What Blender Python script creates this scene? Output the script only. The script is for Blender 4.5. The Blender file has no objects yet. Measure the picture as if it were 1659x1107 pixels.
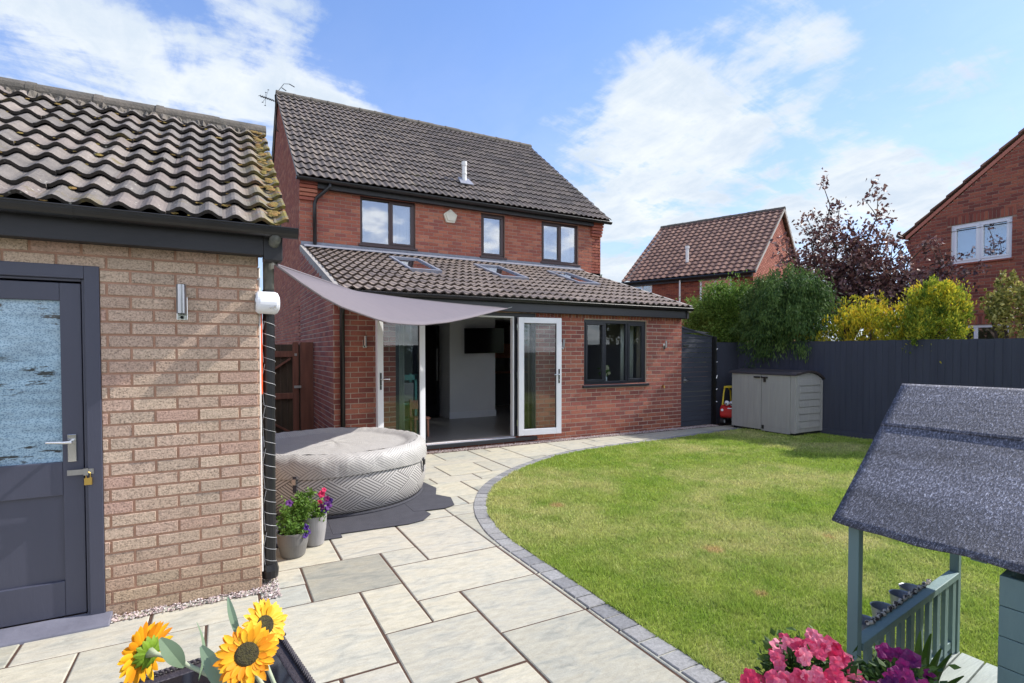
import bpy, math, random
import numpy as np
from mathutils import Vector, Matrix
random.seed(7); rng = np.random.default_rng(7)
sc = bpy.context.scene; COL = sc.collection
R_ = math.radians
# ------------------------------------------------------------------ camera
cd = bpy.data.cameras.new('camera'); cam = bpy.data.objects.new('camera', cd); COL.objects.link(cam)
cam.location = (0, 0, 1.56); cam.rotation_euler = (R_(90 - 1.4), 0, R_(-28.5))
cd.sensor_width = 36; cd.lens = 18.749; cd.shift_y = 0.02147; cd.clip_start = .05; cd.clip_end = 2000
sc.camera = cam
# ------------------------------------------------------------------ light
SUN = Vector((.72, -.115, .68)).normalized()
sl = bpy.data.lights.new('sun', 'SUN'); so = bpy.data.objects.new('sun', sl); COL.objects.link(so)
sl.energy = 3.7; sl.angle = R_(.5); sl.color = (1, .955, .89)
so.rotation_euler = SUN.to_track_quat('Z', 'Y').to_euler(); so.location = (0, 0, 20)
sc.view_settings.view_transform = 'Standard'; sc.view_settings.look = 'None'
sc.view_settings.exposure = 0.92; sc.view_settings.gamma = 1
w = bpy.data.worlds.new('World'); sc.world = w; w.use_nodes = True
nt = w.node_tree; nt.nodes.clear()
def N(t, **k):
    n = nt.nodes.new(t)
    for a, b in k.items(): setattr(n, a, b)
    return n
def L(a, b): nt.links.new(a, b)
def setnt(t):
    global nt
    nt = t
def mth(op, a, b=None, c=None, clamp=False):
    n = N('ShaderNodeMath', operation=op); n.use_clamp = clamp
    for i, v in enumerate((a, b, c)):
        if v is None: continue
        if hasattr(v, 'links') or hasattr(v, 'is_linked'): L(v, n.inputs[i])
        else: n.inputs[i].default_value = v
    return n.outputs[0]
def noise(vec, scale, detail=4, rough=.55, dist=0):
    n = N('ShaderNodeTexNoise'); n.inputs['Scale'].default_value = scale; n.inputs['Detail'].default_value = detail
    n.inputs['Roughness'].default_value = rough; n.inputs['Distortion'].default_value = dist
    if vec is not None: L(vec, n.inputs['Vector'])
    return n.outputs['Fac']
def ramp(fac, stops, interp='LINEAR'):
    n = N('ShaderNodeValToRGB'); n.color_ramp.interpolation = interp
    el = n.color_ramp.elements
    while len(el) < len(stops): el.new(.5)
    for e, (p, c) in zip(el, stops):
        e.position = p; e.color = (c, c, c, 1) if not hasattr(c, '__len__') else (*c, 1)
    L(fac, n.inputs[0]); return n.outputs[0]
def mixc(fac, a, b, mode='MIX'):
    n = N('ShaderNodeMix', data_type='RGBA', blend_type=mode)
    for i, v in ((0, fac), (6, a), (7, b)):
        if hasattr(v, 'links') or hasattr(v, 'is_linked'): L(v, n.inputs[i])
        else: n.inputs[i].default_value = v if i == 0 else (*v, 1)
    return n.outputs[2]
def mapping(vec, sc_=(1, 1, 1), rot=(0, 0, 0), loc=(0, 0, 0)):
    n = N('ShaderNodeMapping'); n.inputs['Scale'].default_value = sc_; n.inputs['Rotation'].default_value = rot
    n.inputs['Location'].default_value = loc; L(vec, n.inputs['Vector']); return n.outputs[0]
sky = N('ShaderNodeTexSky', sky_type='NISHITA'); sky.sun_disc = False
sky.sun_elevation = math.asin(SUN.z); sky.sun_rotation = math.atan2(SUN.x, SUN.y)
sky.air_density = 1.0; sky.dust_density = .6; sky.ozone_density = 2.2
geo = N('ShaderNodeNewGeometry'); inc = N('ShaderNodeVectorMath', operation='SCALE'); inc.inputs['Scale'].default_value = -1
tc = N('ShaderNodeTexCoord'); D = tc.outputs['Generated']
sep = N('ShaderNodeSeparateXYZ'); L(D, sep.inputs[0])
zz = mth('ADD', mth('MAXIMUM', sep.outputs[2], 0.0), .22)
comb = N('ShaderNodeCombineXYZ'); L(mth('DIVIDE', sep.outputs[0], zz), comb.inputs[0]); L(mth('DIVIDE', sep.outputs[1], zz), comb.inputs[1])
n1 = noise(mapping(comb.outputs[0], (1, 1, 1), (0, 0, .5), (3.1, 1.7, 0)), 2.1, 12, .60, .25)
n2 = noise(mapping(comb.outputs[0], (1, .6, 1), (0, 0, .9), (7.3, 4.4, 0)), 6.5, 10, .64, .3)
n3 = noise(mapping(comb.outputs[0], (.5, 1.3, 1), (0, 0, .35), (1.3, 9.4, 0)), 3.4, 9, .62, .8)
def pix(u, v):
    f = 864.; p = R_(-1.4); y = R_(28.5)
    F = Vector((math.sin(y)*math.cos(p), math.cos(y)*math.cos(p), math.sin(p))); Rr = Vector((math.cos(y), -math.sin(y), 0)); U = Rr.cross(F)
    return (F*f + Rr*(u-829.5) + U*(589.1-v)).normalized()
bias = None
for (u, v, rad, wt) in [(330, 125, 9, .30), (500, 150, 9, .34), (250, 180, 9, .26), (120, 95, 7, .22), (60, 180, 7, .15), (560, 190, 7, .2), (1000, 215, 6, .24), (1130, 200, 7, .30), (1290, 110, 6, .26), (1080, 290, 8, .26), (1300, 280, 11, .34), (1480, 250, 9, .26), (980, 400, 10, .36), (1060, 105, 4, .22), (900, 220, 5, .18),
                        (760, 170, 5, .14), (690, 60, 13, -.30), (880, 120, 8, -.22), (230, 8, 5, -.2), (950, 50, 8, -.22), (1240, 230, 3, -.16), (200, 140, 3, -.12), (660, 60, 10, -.2)]:
    d = pix(u, v); vm = N('ShaderNodeVectorMath', operation='DOT_PRODUCT'); L(D, vm.inputs[0]); vm.inputs[1].default_value = d
    mr = N('ShaderNodeMapRange', interpolation_type='SMOOTHSTEP'); L(vm.outputs['Value'], mr.inputs[0])
    mr.inputs[1].default_value = math.cos(R_(rad)); mr.inputs[2].default_value = 1; mr.inputs[3].default_value = 0; mr.inputs[4].default_value = wt
    bias = mr.outputs[0] if bias is None else mth('ADD', bias, mr.outputs[0])
# bright cloud bank added out of view behind the camera as facade fill light
bk = N('ShaderNodeMapRange', interpolation_type='SMOOTHSTEP'); L(sep.outputs[1], bk.inputs[0]); bk.inputs[1].default_value = .15; bk.inputs[2].default_value = -.5; bk.inputs[3].default_value = 0; bk.inputs[4].default_value = 1
nn_ = mth('ADD', mth('ADD', mth('MULTIPLY', mth('SUBTRACT', n1, .5), 1.7), mth('MULTIPLY', mth('SUBTRACT', n2, .5), 1.15)), mth('MULTIPLY', mth('SUBTRACT', n3, .5), 1.2))
cl = mth('ADD', mth('ADD', nn_, .44), mth('ADD', mth('MULTIPLY', bias, .85), mth('MULTIPLY', bk.outputs[0], .15)))
mr = N('ShaderNodeMapRange', interpolation_type='SMOOTHSTEP'); L(cl, mr.inputs[0]); mr.inputs[1].default_value = .47; mr.inputs[2].default_value = .90
tint = mixc(.22, mixc(1.0, sky.outputs[0], (.98, 1.12, 1.42), 'MULTIPLY'), (1.5, 3.0, 6.6))
dens = N('ShaderNodeMapRange', interpolation_type='SMOOTHSTEP'); L(mth('ADD', n2, mth('MULTIPLY', n3, .6)), dens.inputs[0]); dens.inputs[1].default_value = .55; dens.inputs[2].default_value = 1.05
cloudcol = mixc(dens.outputs[0], (5.7, 6.0, 6.25), (4.1, 4.75, 5.55))
cloudcol = mixc(bk.outputs[0], cloudcol, (13, 13.1, 13.4))
hz = N('ShaderNodeMapRange', interpolation_type='SMOOTHSTEP'); L(sep.outputs[2], hz.inputs[0]); hz.inputs[1].default_value = .0; hz.inputs[2].default_value = .62; hz.inputs[3].default_value = 1.0; hz.inputs[4].default_value = 0.06
cf = mth('ADD', mth('MULTIPLY', mr.outputs[0], .90), mth('MULTIPLY', hz.outputs[0], mth('ADD', .22, mth('MULTIPLY', n3, .45))), clamp=True)
skyc = mixc(cf, tint, cloudcol)
bg = N('ShaderNodeBackground'); L(skyc, bg.inputs[0]); bg.inputs[1].default_value = .09
wo = N('ShaderNodeOutputWorld'); L(bg.outputs[0], wo.inputs[0])

# ------------------------------------------------------------------ materials
def newmat(name):
    m = bpy.data.materials.new(name); m.use_nodes = True; setnt(m.node_tree); nt.nodes.clear()
    b = N('ShaderNodeBsdfPrincipled'); o = N('ShaderNodeOutputMaterial'); L(b.outputs[0], o.inputs[0])
    c = N('ShaderNodeTexCoord')
    return m, b, c.outputs['Object']
def bumpn(b, h, strength, dist=.01):
    n = N('ShaderNodeBump'); n.inputs['Strength'].default_value = strength; n.inputs['Distance'].default_value = dist
    L(h, n.inputs['Height']); L(n.outputs[0], b.inputs['Normal'])
def attr(name='rnd'):
    n = N('ShaderNodeAttribute'); n.attribute_name = name; return n.outputs['Fac']
def mat(name, c1, c2=None, scale=6, rough=.6, bump=0, bscale=60, metal=0, spec=.5, stretch=(1, 1, 1), det=5, coat=0):
    m, b, v = newmat(name)
    if c2 is None: c2 = tuple(x*.82 for x in c1)
    vv = mapping(v, stretch)
    n = noise(vv, scale, det, .62); L(ramp(n, [(.3, c1), (.7, c2)]), b.inputs['Base Color'])
    b.inputs['Roughness'].default_value = rough; b.inputs['Metallic'].default_value = metal; b.inputs['Specular IOR Level'].default_value = spec
    b.inputs['Coat Weight'].default_value = coat
    if bump: bumpn(b, noise(vv, bscale, 4, .6), bump)
    return m
def brickmat(name, pal, speck=.5, speckscale=220, bump=.5, stain=(.25, .2, .15), stainamt=.25, dark=.55):
    m, b, v = newmat(name); a = attr()
    k = len(pal); base = ramp(a, [(i/k, c) for i, c in enumerate(pal)], 'CONSTANT')
    n = noise(v, speckscale, 3, .7); n3 = noise(mapping(v, (1, 1, 2.2)), 38, 5, .6)
    f = ramp(n, [(.32, dark), (.5, 1.0), (.75, 1.22)])
    c = mixc(speck, base, mixc(1, base, f, 'MULTIPLY'))
    c = mixc(.55, c, mixc(1, c, ramp(n3, [(.3, .7), (.7, 1.3)]), 'MULTIPLY'))
    big = noise(v, 1.3, 4, .6)
    c = mixc(mth('MULTIPLY', ramp(big, [(.45, 0.), (.7, 1.)]), stainamt), c, stain)
    sz = N('ShaderNodeSeparateXYZ'); L(v, sz.inputs[0]); foot = ramp(mth('ADD', sz.outputs[2], mth('MULTIPLY', mth('SUBTRACT', big, .5), .9)), [(.10, .5), (.5, 0.)])
    c = mixc(foot, c, mixc(1, c, (.72, .68, .52), 'MULTIPLY'))
    L(c, b.inputs['Base Color']); b.inputs['Roughness'].default_value = .9; b.inputs['Specular IOR Level'].default_value = .2
    bumpn(b, mth('ADD', n, mth('MULTIPLY', n3, .8)), bump, .004); return m
MT = {}
MT['brick_buff'] = brickmat('brick_buff', [(.49, .36, .275), (.52, .39, .295), (.46, .335, .26), (.54, .41, .31), (.49, .345, .27), (.45, .345, .265), (.50, .37, .285), (.47, .31, .245)], 1.0, 105, 1.2, (.36, .29, .19), .25, .38)
MT['mortar_buff'] = mat('mortar_buff', (.46, .27, .185), (.37, .215, .145), 9, .95, .5, 150)
MT['brick_red'] = brickmat('brick_red', [(.37, .125, .082), (.32, .105, .075), (.40, .145, .092), (.28, .095, .075), (.35, .115, .08), (.43, .17, .11), (.33, .105, .07)], .6, 150, .6, (.16, .075, .055), .35, .6)
MT['brick_ext'] = brickmat('brick_ext', [(.34, .12, .088), (.25, .085, .07), (.38, .145, .10), (.23, .08, .068), (.32, .105, .08), (.36, .13, .09), (.29, .095, .075)], .6, 150, .6, (.24, .12, .10), .3, .6)
MT['brick_far'] = brickmat('brick_far', [(.30, .095, .065), (.21, .065, .05), (.34, .115, .07), (.18, .06, .048), (.26, .08, .055), (.32, .105, .068)], .4, 60, .3, (.14, .05, .04), .2, .7)
MT['brick_pale'] = brickmat('brick_pale', [(.46, .18, .13), (.40, .15, .11), (.50, .21, .15), (.42, .165, .12)], .4, 60, .3, (.3, .12, .08), .2, .7)
MT['mortar_red'] = mat('mortar_red', (.36, .25, .20), (.28, .19, .15), 8, .95, .4, 120)
MT['mortar_ext'] = mat('mortar_ext', (.52, .43, .36), (.40, .32, .26), 8, .95, .4, 120)
MT['mortar_far'] = mat('mortar_far', (.36, .23, .17), (.3, .19, .14), 8, .95, .3, 120)
def tilemat(name, pal, moss=.3, mosscol=((.16, .15, .04), (.30, .17, .05)), edge=None, lichen=.25, speck=90):
    m, b, v = newmat(name); a = attr(); k = len(pal)
    base = ramp(a, [(.95*i/k, c) for i, c in enumerate(pal)]+[(.97, tuple(q*.22 for q in pal[0]))], 'CONSTANT')  # last stop, lip faces: algae stain plus shade under each course, put into colour
    n = noise(v, speck, 4, .65); c = mixc(1, base, ramp(n, [(.25, .72), (.5, 1.), (.8, 1.25)]), 'MULTIPLY')
    n2 = noise(v, 9, 6, .65); c = mixc(.6, c, mixc(1, c, ramp(n2, [(.3, .65), (.7, 1.3)]), 'MULTIPLY'))
    # pale lichen spots
    vo = N('ShaderNodeTexVoronoi'); vo.inputs['Scale'].default_value = 26; L(v, vo.inputs['Vector'])
    sp = mth('MULTIPLY', ramp(vo.outputs['Distance'], [(.10, 1.), (.2, 0.)]), ramp(noise(v, 5, 3), [(.5, 0.), (.6, 1.)]))
    c = mixc(mth('MULTIPLY', sp, lichen), c, (.45, .44, .38))
    if edge is not None:      # moss that grows beside the open verge
        s = N('ShaderNodeSeparateXYZ'); L(v, s.inputs[0])
        e = ramp(mth('ADD', mth('MULTIPLY', mth('SUBTRACT', s.outputs[0], edge), 1.0), .5), [(.0, 0.), (.22, .0), (.35, .35), (.42, .8), (.5, 1.)])
        mf = mth('MULTIPLY', e, ramp(noise(v, 16, 5, .7), [(.40, 0.), (.52, 1.)]))
        mc = ramp(noise(v, 7, 4), [(.35, mosscol[0]), (.5, (.20, .17, .04)), (.62, mosscol[1])])
        c = mixc(mf, c, mc)
    mf2 = mth('MULTIPLY', ramp(noise(v, 3.3, 6, .7), [(.60, 0.), (.70, 1.)]), moss)
    c = mixc(mf2, c, mosscol[0])
    L(c, b.inputs['Base Color']); b.inputs['Roughness'].default_value = .85; b.inputs['Specular IOR Level'].default_value = .3
    bumpn(b, mth('ADD', n, n2), .5, .006); return m
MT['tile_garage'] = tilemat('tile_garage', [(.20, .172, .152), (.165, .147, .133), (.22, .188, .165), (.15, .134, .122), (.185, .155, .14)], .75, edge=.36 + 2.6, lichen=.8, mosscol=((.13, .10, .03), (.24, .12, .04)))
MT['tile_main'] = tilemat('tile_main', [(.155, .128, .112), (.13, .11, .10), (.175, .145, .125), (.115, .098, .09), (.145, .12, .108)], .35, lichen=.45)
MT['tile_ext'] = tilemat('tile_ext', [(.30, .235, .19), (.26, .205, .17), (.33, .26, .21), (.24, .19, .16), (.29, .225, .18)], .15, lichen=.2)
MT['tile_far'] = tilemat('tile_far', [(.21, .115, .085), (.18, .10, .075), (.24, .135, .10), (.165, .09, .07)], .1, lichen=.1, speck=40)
MT['ridge'] = mat('ridge', (.16, .135, .11), (.07, .065, .055), 7, .9, .8, 40)
MT['verge_mortar'] = mat('verge_mortar', (.36, .33, .30), (.25, .23, .21), 12, .95, .6, 60)
MT['moss'] = mat('moss', (.17, .15, .03), (.26, .13, .045), 22, 1, 1, 120)
MT['black_plastic'] = mat('black_plastic', (.007, .007, .008), (.014, .014, .016), 6, .38, .05, 30)
MT['black_timber'] = mat('black_timber', (.010, .010, .012), (.018, .018, .021), 5, .55, .15, 60, stretch=(.3, 1, 1))
MT['weathered_iron'] = mat('weathered_iron', (.05, .055, .05), (.16, .16, .14), 25, .7, .3, 60, stretch=(1, 1, .3))
MT['slate_paint'] = mat('slate_paint', (.056, .059, .088), (.046, .049, .074), 3, .42, .12, 40, stretch=(1, 1, .2))
MT['sill_paint'] = mat('sill_paint', (.16, .16, .20), (.11, .11, .14), 6, .5, .2, 40)
MT['navy_fence'] = mat('navy_fence', (.050, .055, .080), (.037, .041, .062), 2.5, .75, .5, 50, stretch=(1, 3, .25))
MT['navy_gate'] = mat('navy_gate', (.038, .043, .060), (.026, .031, .046), 4, .65, .4, 50, stretch=(.3, 1, 2))
MT['brown_upvc'] = mat('brown_upvc', (.035, .014, .014), (.045, .018, .018), 4, .35)
MT['dark_upvc'] = mat('dark_upvc', (.016, .018, .024), (.02, .022, .03), 4, .35)
MT['white_upvc'] = mat('white_upvc', (.78, .79, .82), (.72, .73, .77), 3, .3)
MT['white_wall'] = mat('white_wall', (.74, .74, .75), (.70, .70, .71), 2, .8)
MT['grey_room'] = mat('grey_room', (.26, .25, .25), (.22, .21, .21), 2, .8)
MT['dark_room'] = mat('dark_room', (.03, .028, .028), None, 2, .8)
MT['floor_tile'] = mat('floor_tile', (.30, .275, .25), (.26, .24, .22), 3, .3)
MT['orange_wall'] = mat('orange_wall', (.45, .19, .12), None, 2, .8)
MT['curtain'] = mat('curtain', (.62, .60, .55), (.52, .50, .46), 9, .9, .2, 200)
MT['flashing'] = mat('flashing', (.17, .18, .22), (.24, .25, .29), 8, .5, .4, 20)
MT['chrome'] = mat('chrome', (.75, .75, .76), None, 5, .18, 0, 1, 1)
MT['steel'] = mat('steel', (.42, .42, .43), (.36, .36, .37), 8, .28, 0, 1, 1, stretch=(8, 8, 1))
MT['brass'] = mat('brass', (.62, .42, .12), None, 8, .35, 0, 1, 1)
MT['white_paint'] = mat('white_paint', (.78, .77, .74), (.66, .65, .62), 12, .45)
MT['cream_plastic'] = mat('cream_plastic', (.66, .63, .52), None, 6, .5)
MT['screen'] = mat('screen', (.006, .006, .008), None, 5, .12)
MT['gate_wood'] = mat('gate_wood', (.25, .10, .06), (.15, .06, .038), 5, .75, .5, 60, stretch=(4, 4, .4))
MT['gate_board'] = mat('gate_board', (.085, .055, .03), (.05, .035, .02), 5, .8, .5, 60, stretch=(4, 4, .4))
MT['tub_mat'] = mat('tub_mat', (.05, .05, .062), (.035, .035, .045), 8, .85, .3, 120)
MT['grey_pot'] = mat('grey_pot', (.17, .165, .155), (.14, .135, .13), 8, .5, .1, 40)
MT['pale_pot'] = mat('pale_pot', (.34, .33, .33), (.27, .26, .26), 8, .5, .3, 30, stretch=(1, 1, .2))
MT['soil'] = mat('soil', (.03, .02, .014), None, 30, 1, .6, 90)
MT['shed_panel'] = mat('shed_panel', (.36, .35, .33), (.31, .30, .285), 4, .55, .15, 40, stretch=(4, 4, .5))
MT['shed_lid'] = mat('shed_lid', (.045, .035, .036), None, 5, .6, .2, 60)
MT['toy_red'] = mat('toy_red', (.50, .02, .02), None, 5, .3)
MT['toy_yellow'] = mat('toy_yellow', (.70, .52, .03), None, 5, .35)
MT['orange_plastic'] = mat('orange_plastic', (.80, .11, .02), (.72, .09, .02), 5, .4)
MT['ground_soil'] = mat('ground_soil', (.07, .075, .03), (.05, .05, .025), .5, 1)
MT['joint'] = mat('joint', (.055, .026, .016), (.085, .045, .03), 25, 1, .6, 150)
MT['kerb'] = None
MT['play_paint'] = mat('play_paint', (.13, .205, .205), (.155, .235, .215), 5, .6, .25, 50, stretch=(1, 1, .3))
MT['play_deck'] = mat('play_deck', (.36, .40, .36), (.26, .29, .27), 7, .7, .4, 40, stretch=(.4, 3, 1))
MT['zinc'] = mat('zinc', (.36, .38, .42), (.26, .28, .32), 14, .45, 0, 1, .6)
MT['bark'] = mat('bark', (.09, .06, .045), (.05, .035, .028), 12, .9, .8, 40, stretch=(1, 1, .25))
MT['rattan'] = mat('rattan', (.028, .022, .026), (.05, .04, .045), 50, .5, .6, 120)
MT['dark_glass'] = mat('dark_glass', (.008, .008, .012), None, 3, .06)
MT['orange_leaf'] = mat('orange_leaf', (.5, .28, .1), None, 30, .9)
MT['cable'] = mat('cable', (.5, .5, .5), None, 5, .5)
def glassmat(name, refl=.2, tintc=(.85, .9, .92), power=.6):
    m = bpy.data.materials.new(name); m.use_nodes = True; setnt(m.node_tree); nt.nodes.clear()
    o = N('ShaderNodeOutputMaterial'); t = N('ShaderNodeBsdfTransparent'); t.inputs[0].default_value = (*tintc, 1)
    g = N('ShaderNodeBsdfGlossy'); g.inputs['Roughness'].default_value = .015; g.inputs[0].default_value = (.95, .97, 1, 1)
    lw = N('ShaderNodeLayerWeight'); lw.inputs[0].default_value = .22
    f = mth('ADD', mth('MULTIPLY', lw.outputs['Fresnel'], power), refl, clamp=True)
    mx = N('ShaderNodeMixShader'); L(f, mx.inputs[0]); L(t.outputs[0], mx.inputs[1]); L(g.outputs[0], mx.inputs[2]); L(mx.outputs[0], o.inputs[0])
    return m
MT['glass'] = glassmat('glass', .03, (.88,.92,.93), .7)
MT['glass_window'] = glassmat('glass_window', .24, (.75, .8, .85), .5)
MT['glass_roof'] = glassmat('glass_roof', .5, (.42, .45, .48), .6)

# sandstone slabs: cool pale stone, drifting veins, each slab its own tone
m, b, v = newmat('sandstone'); a = attr()
base = ramp(a, [(0, (.39, .375, .32)), (.15, (.435, .415, .35)), (.3, (.41, .395, .34)), (.45, (.445, .42, .345)), (.6, (.355, .345, .295)), (.72, (.42, .40, .345)), (.86, (.38, .378, .335)), (.95, (.29, .28, .235))], 'CONSTANT')
comb = N('ShaderNodeCombineXYZ'); L(mth('MULTIPLY', a, 37), comb.inputs[0]); L(mth('MULTIPLY', a, 91), comb.inputs[1])
vv = N('ShaderNodeVectorMath', operation='ADD'); L(v, vv.inputs[0]); L(comb.outputs[0], vv.inputs[1])
vm = mapping(vv.outputs[0], (1, 2.6, 1), (0, 0, .5))
vein = noise(vm, 3.2, 7, .6, 1.2); fine = noise(v, 120, 4, .7); med = noise(vm, 12, 5, .6, .4)
c = mixc(1.0, base, mixc(1, base, ramp(vein, [(.3, (.72, .75, .76)), (.45, (.95, .95, .93)), (.58, (1.04, 1.01, .94)), (.75, (.84, .83, .80))]), 'MULTIPLY'))
c = mixc(1, c, ramp(med, [(.3, .86), (.7, 1.1)]), 'MULTIPLY')
c = mixc(.6, c, mixc(1, c, ramp(fine, [(.3, .82), (.7, 1.15)]), 'MULTIPLY'))
thin = ramp(noise(vm, 2.0, 3, .5, 2.0), [(.488, 0.), (.5, 1.), (.512, 0.)])
c = mixc(mth('MULTIPLY', thin, .22), c, (.24, .20, .15))
rust = ramp(noise(v, 2.3, 5, .6), [(.68, 0.), (.75, 1.)])
c = mixc(mth('MULTIPLY', rust, .35), c, (.42, .27, .12))
L(c, b.inputs['Base Color']); b.inputs['Roughness'].default_value = .8; b.inputs['Specular IOR Level'].default_value = .3
bumpn(b, mth('ADD', mth('MULTIPLY', med, 1.2), mth('MULTIPLY', fine, .25)), .45, .006); MT['stone'] = m
m, b, v = newmat('kerb_stone'); a = attr()
base = ramp(a, [(0, (.22, .218, .218)), (.3, (.26, .258, .255)), (.6, (.18, .18, .185)), (.8, (.24, .235, .23))], 'CONSTANT')
c = mixc(1, base, ramp(noise(v, 60, 5, .7), [(.3, .7), (.7, 1.25)]), 'MULTIPLY'); L(c, b.inputs['Base Color']); b.inputs['Roughness'].default_value = .9
bumpn(b, noise(v, 90, 4, .7), .5, .004); MT['kerb'] = m
# lawn colours
def lawncolor(v, blade):
    p = noise(v, .55, 4, .6, .4); q = noise(v, 2.6, 5, .65); f = noise(v, 45, 3, .6)
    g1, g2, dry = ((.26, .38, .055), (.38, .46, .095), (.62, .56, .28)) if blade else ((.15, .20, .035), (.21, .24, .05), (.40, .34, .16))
    c = mixc(ramp(q, [(.35, 0.), (.65, 1.)]), g1, g2)
    dm = mth('MULTIPLY', ramp(p, [(.42, 0.), (.62, 1.)]), ramp(q, [(.3, .25), (.62, 1.)]))
    c = mixc(mth('MULTIPLY', dm, .75), c, dry)
    for (x, y, r) in [(2.93, 4.45, .09), (3.35, 2.87, .085), (3.0, 2.2, .05), (4.4, 2.6, .05)]:
        vd = N('ShaderNodeVectorMath', operation='DISTANCE'); L(v, vd.inputs[0]); vd.inputs[1].default_value = (x, y, .02)
        s = ramp(mth('ADD', vd.outputs['Value'], mth('MULTIPLY', mth('SUBTRACT', f, .5), .08)), [(r*.5, 1.), (r*1.15, 0.)])
        c = mixc(mth('MULTIPLY', s, .85), c, (.50, .36, .17))
    return c, f
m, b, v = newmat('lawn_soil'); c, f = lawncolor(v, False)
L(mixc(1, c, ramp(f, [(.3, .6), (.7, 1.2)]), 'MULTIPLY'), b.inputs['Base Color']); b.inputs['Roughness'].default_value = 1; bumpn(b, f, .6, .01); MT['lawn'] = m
def leafmat(name, pal, trans=.35, rough=.6, spec=.3, sheen=0):
    m, b, v = newmat(name); a = attr(); k = len(pal)
    c = ramp(a, [(i/max(1, k-1), c) for i, c in enumerate(pal)])
    L(c, b.inputs['Base Color']); b.inputs['Roughness'].default_value = rough; b.inputs['Specular IOR Level'].default_value = spec
    if trans:
        t = N('ShaderNodeBsdfTranslucent'); L(c, t.inputs[0]); mx = N('ShaderNodeMixShader'); mx.inputs[0].default_value = trans
        o = [n for n in nt.nodes if n.type == 'OUTPUT_MATERIAL'][0]
        L(b.outputs[0], mx.inputs[1]); L(t.outputs[0], mx.inputs[2]); L(mx.outputs[0], o.inputs[0])
    return m
m = leafmat('grass_blade', [(0, 0, 0), (1, 1, 1)], .35, .55)
setnt(m.node_tree); geo = N('ShaderNodeNewGeometry'); c, f = lawncolor(geo.outputs['Position'], True)
c = mixc(1, c, ramp(attr(), [(0, .65), (.5, 1.), (1, 1.35)]), 'MULTIPLY')
for n in list(nt.nodes):
    if n.type == 'BSDF_PRINCIPLED': L(c, n.inputs['Base Color']); n.inputs['Specular IOR Level'].default_value = .25
    if n.type == 'BSDF_TRANSLUCENT': L(c, n.inputs[0])
MT['blade'] = m
MT['leaf_green'] = leafmat('leaf_green', [(.05, .10, .015), (.10, .19, .028), (.16, .27, .045), (.24, .36, .08)])
MT['leaf_conifer'] = leafmat('leaf_conifer', [(.03, .07, .018), (.06, .12, .028), (.10, .175, .04), (.15, .23, .06)], .25)
MT['leaf_gold'] = leafmat('leaf_gold', [(.20, .25, .025), (.42, .42, .03), (.66, .56, .04), (.74, .50, .04)], .35)
MT['leaf_goldgreen'] = leafmat('leaf_goldgreen', [(.08, .14, .018), (.18, .26, .025), (.34, .40, .04), (.6, .52, .05)], .35)
MT['leaf_variegated'] = leafmat('leaf_variegated', [(.10, .12, .03), (.22, .22, .05), (.40, .36, .10), (.5, .45, .16)], .3)
MT['leaf_purple'] = leafmat('leaf_purple', [(.045, .022, .026), (.12, .05, .05), (.22, .10, .085), (.36, .24, .20)], .2, .45, .5)
MT['leaf_pot'] = leafmat('leaf_pot', [(.07, .14, .02), (.13, .24, .04), (.20, .34, .06)], .35)
MT['leaf_dark'] = leafmat('leaf_dark', [(.02, .05, .012), (.045, .09, .02), (.08, .14, .03)], .25)
MT['petal_pink'] = leafmat('petal_pink', [(.52, .02, .08), (.70, .06, .15), (.80, .16, .26), (.86, .30, .38)], .3)
MT['petal_purple'] = leafmat('petal_purple', [(.06, .006, .06), (.13, .008, .09), (.22, .012, .12), (.30, .02, .14)], .25)
MT['petal_violet'] = leafmat('petal_violet', [(.035, .01, .13), (.07, .02, .2), (.12, .03, .18)], .25)
MT['petal_red'] = leafmat('petal_red', [(.5, .015, .08), (.6, .03, .12)], .25)
MT['petal_sun'] = leafmat('petal_sun', [(.78, .26, .008), (.86, .38, .012), (.90, .50, .02), (.92, .60, .05)], .3)
MT['petal_sunpale'] = leafmat('petal_sunpale', [(.80, .42, .02), (.88, .56, .04), (.9, .66, .10)], .3)
MT['seed'] = mat('seed', (.10, .085, .02), (.028, .022, .012), 160, .9, 1, 300)
MT['sepal'] = leafmat('sepal', [(.14, .25, .02), (.22, .36, .03)], .3)
MT['stem'] = mat('stem', (.30, .36, .22), (.40, .42, .30), 40, .7)
MT['silver_leaf'] = leafmat('silver_leaf', [(.17, .25, .15), (.25, .34, .22)], .3)
# felt roof of the playhouse
m, b, v = newmat('roof_felt'); n = noise(mapping(v, (.45, 1, .45)), 190, 3, .75); n2 = noise(v, 420, 2, .7); n3 = noise(mapping(v, (3.4, .5, 3.4)), 2.4, 5)
c = ramp(mth('ADD', mth('MULTIPLY', n, .6), mth('MULTIPLY', n2, .4)), [(.38, (.035, .035, .045)), (.5, (.08, .08, .10)), (.58, (.24, .24, .29)), (.64, (.6, .6, .66))])
L(mixc(.75, c, mixc(1, c, ramp(n3, [(.32, .38), (.68, 1.3)]), 'MULTIPLY')), b.inputs['Base Color']); b.inputs['Roughness'].default_value = .7
bumpn(b, mth('ADD', n, mth('MULTIPLY', n3, 1.5)), .7, .006); MT['felt'] = m
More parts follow.
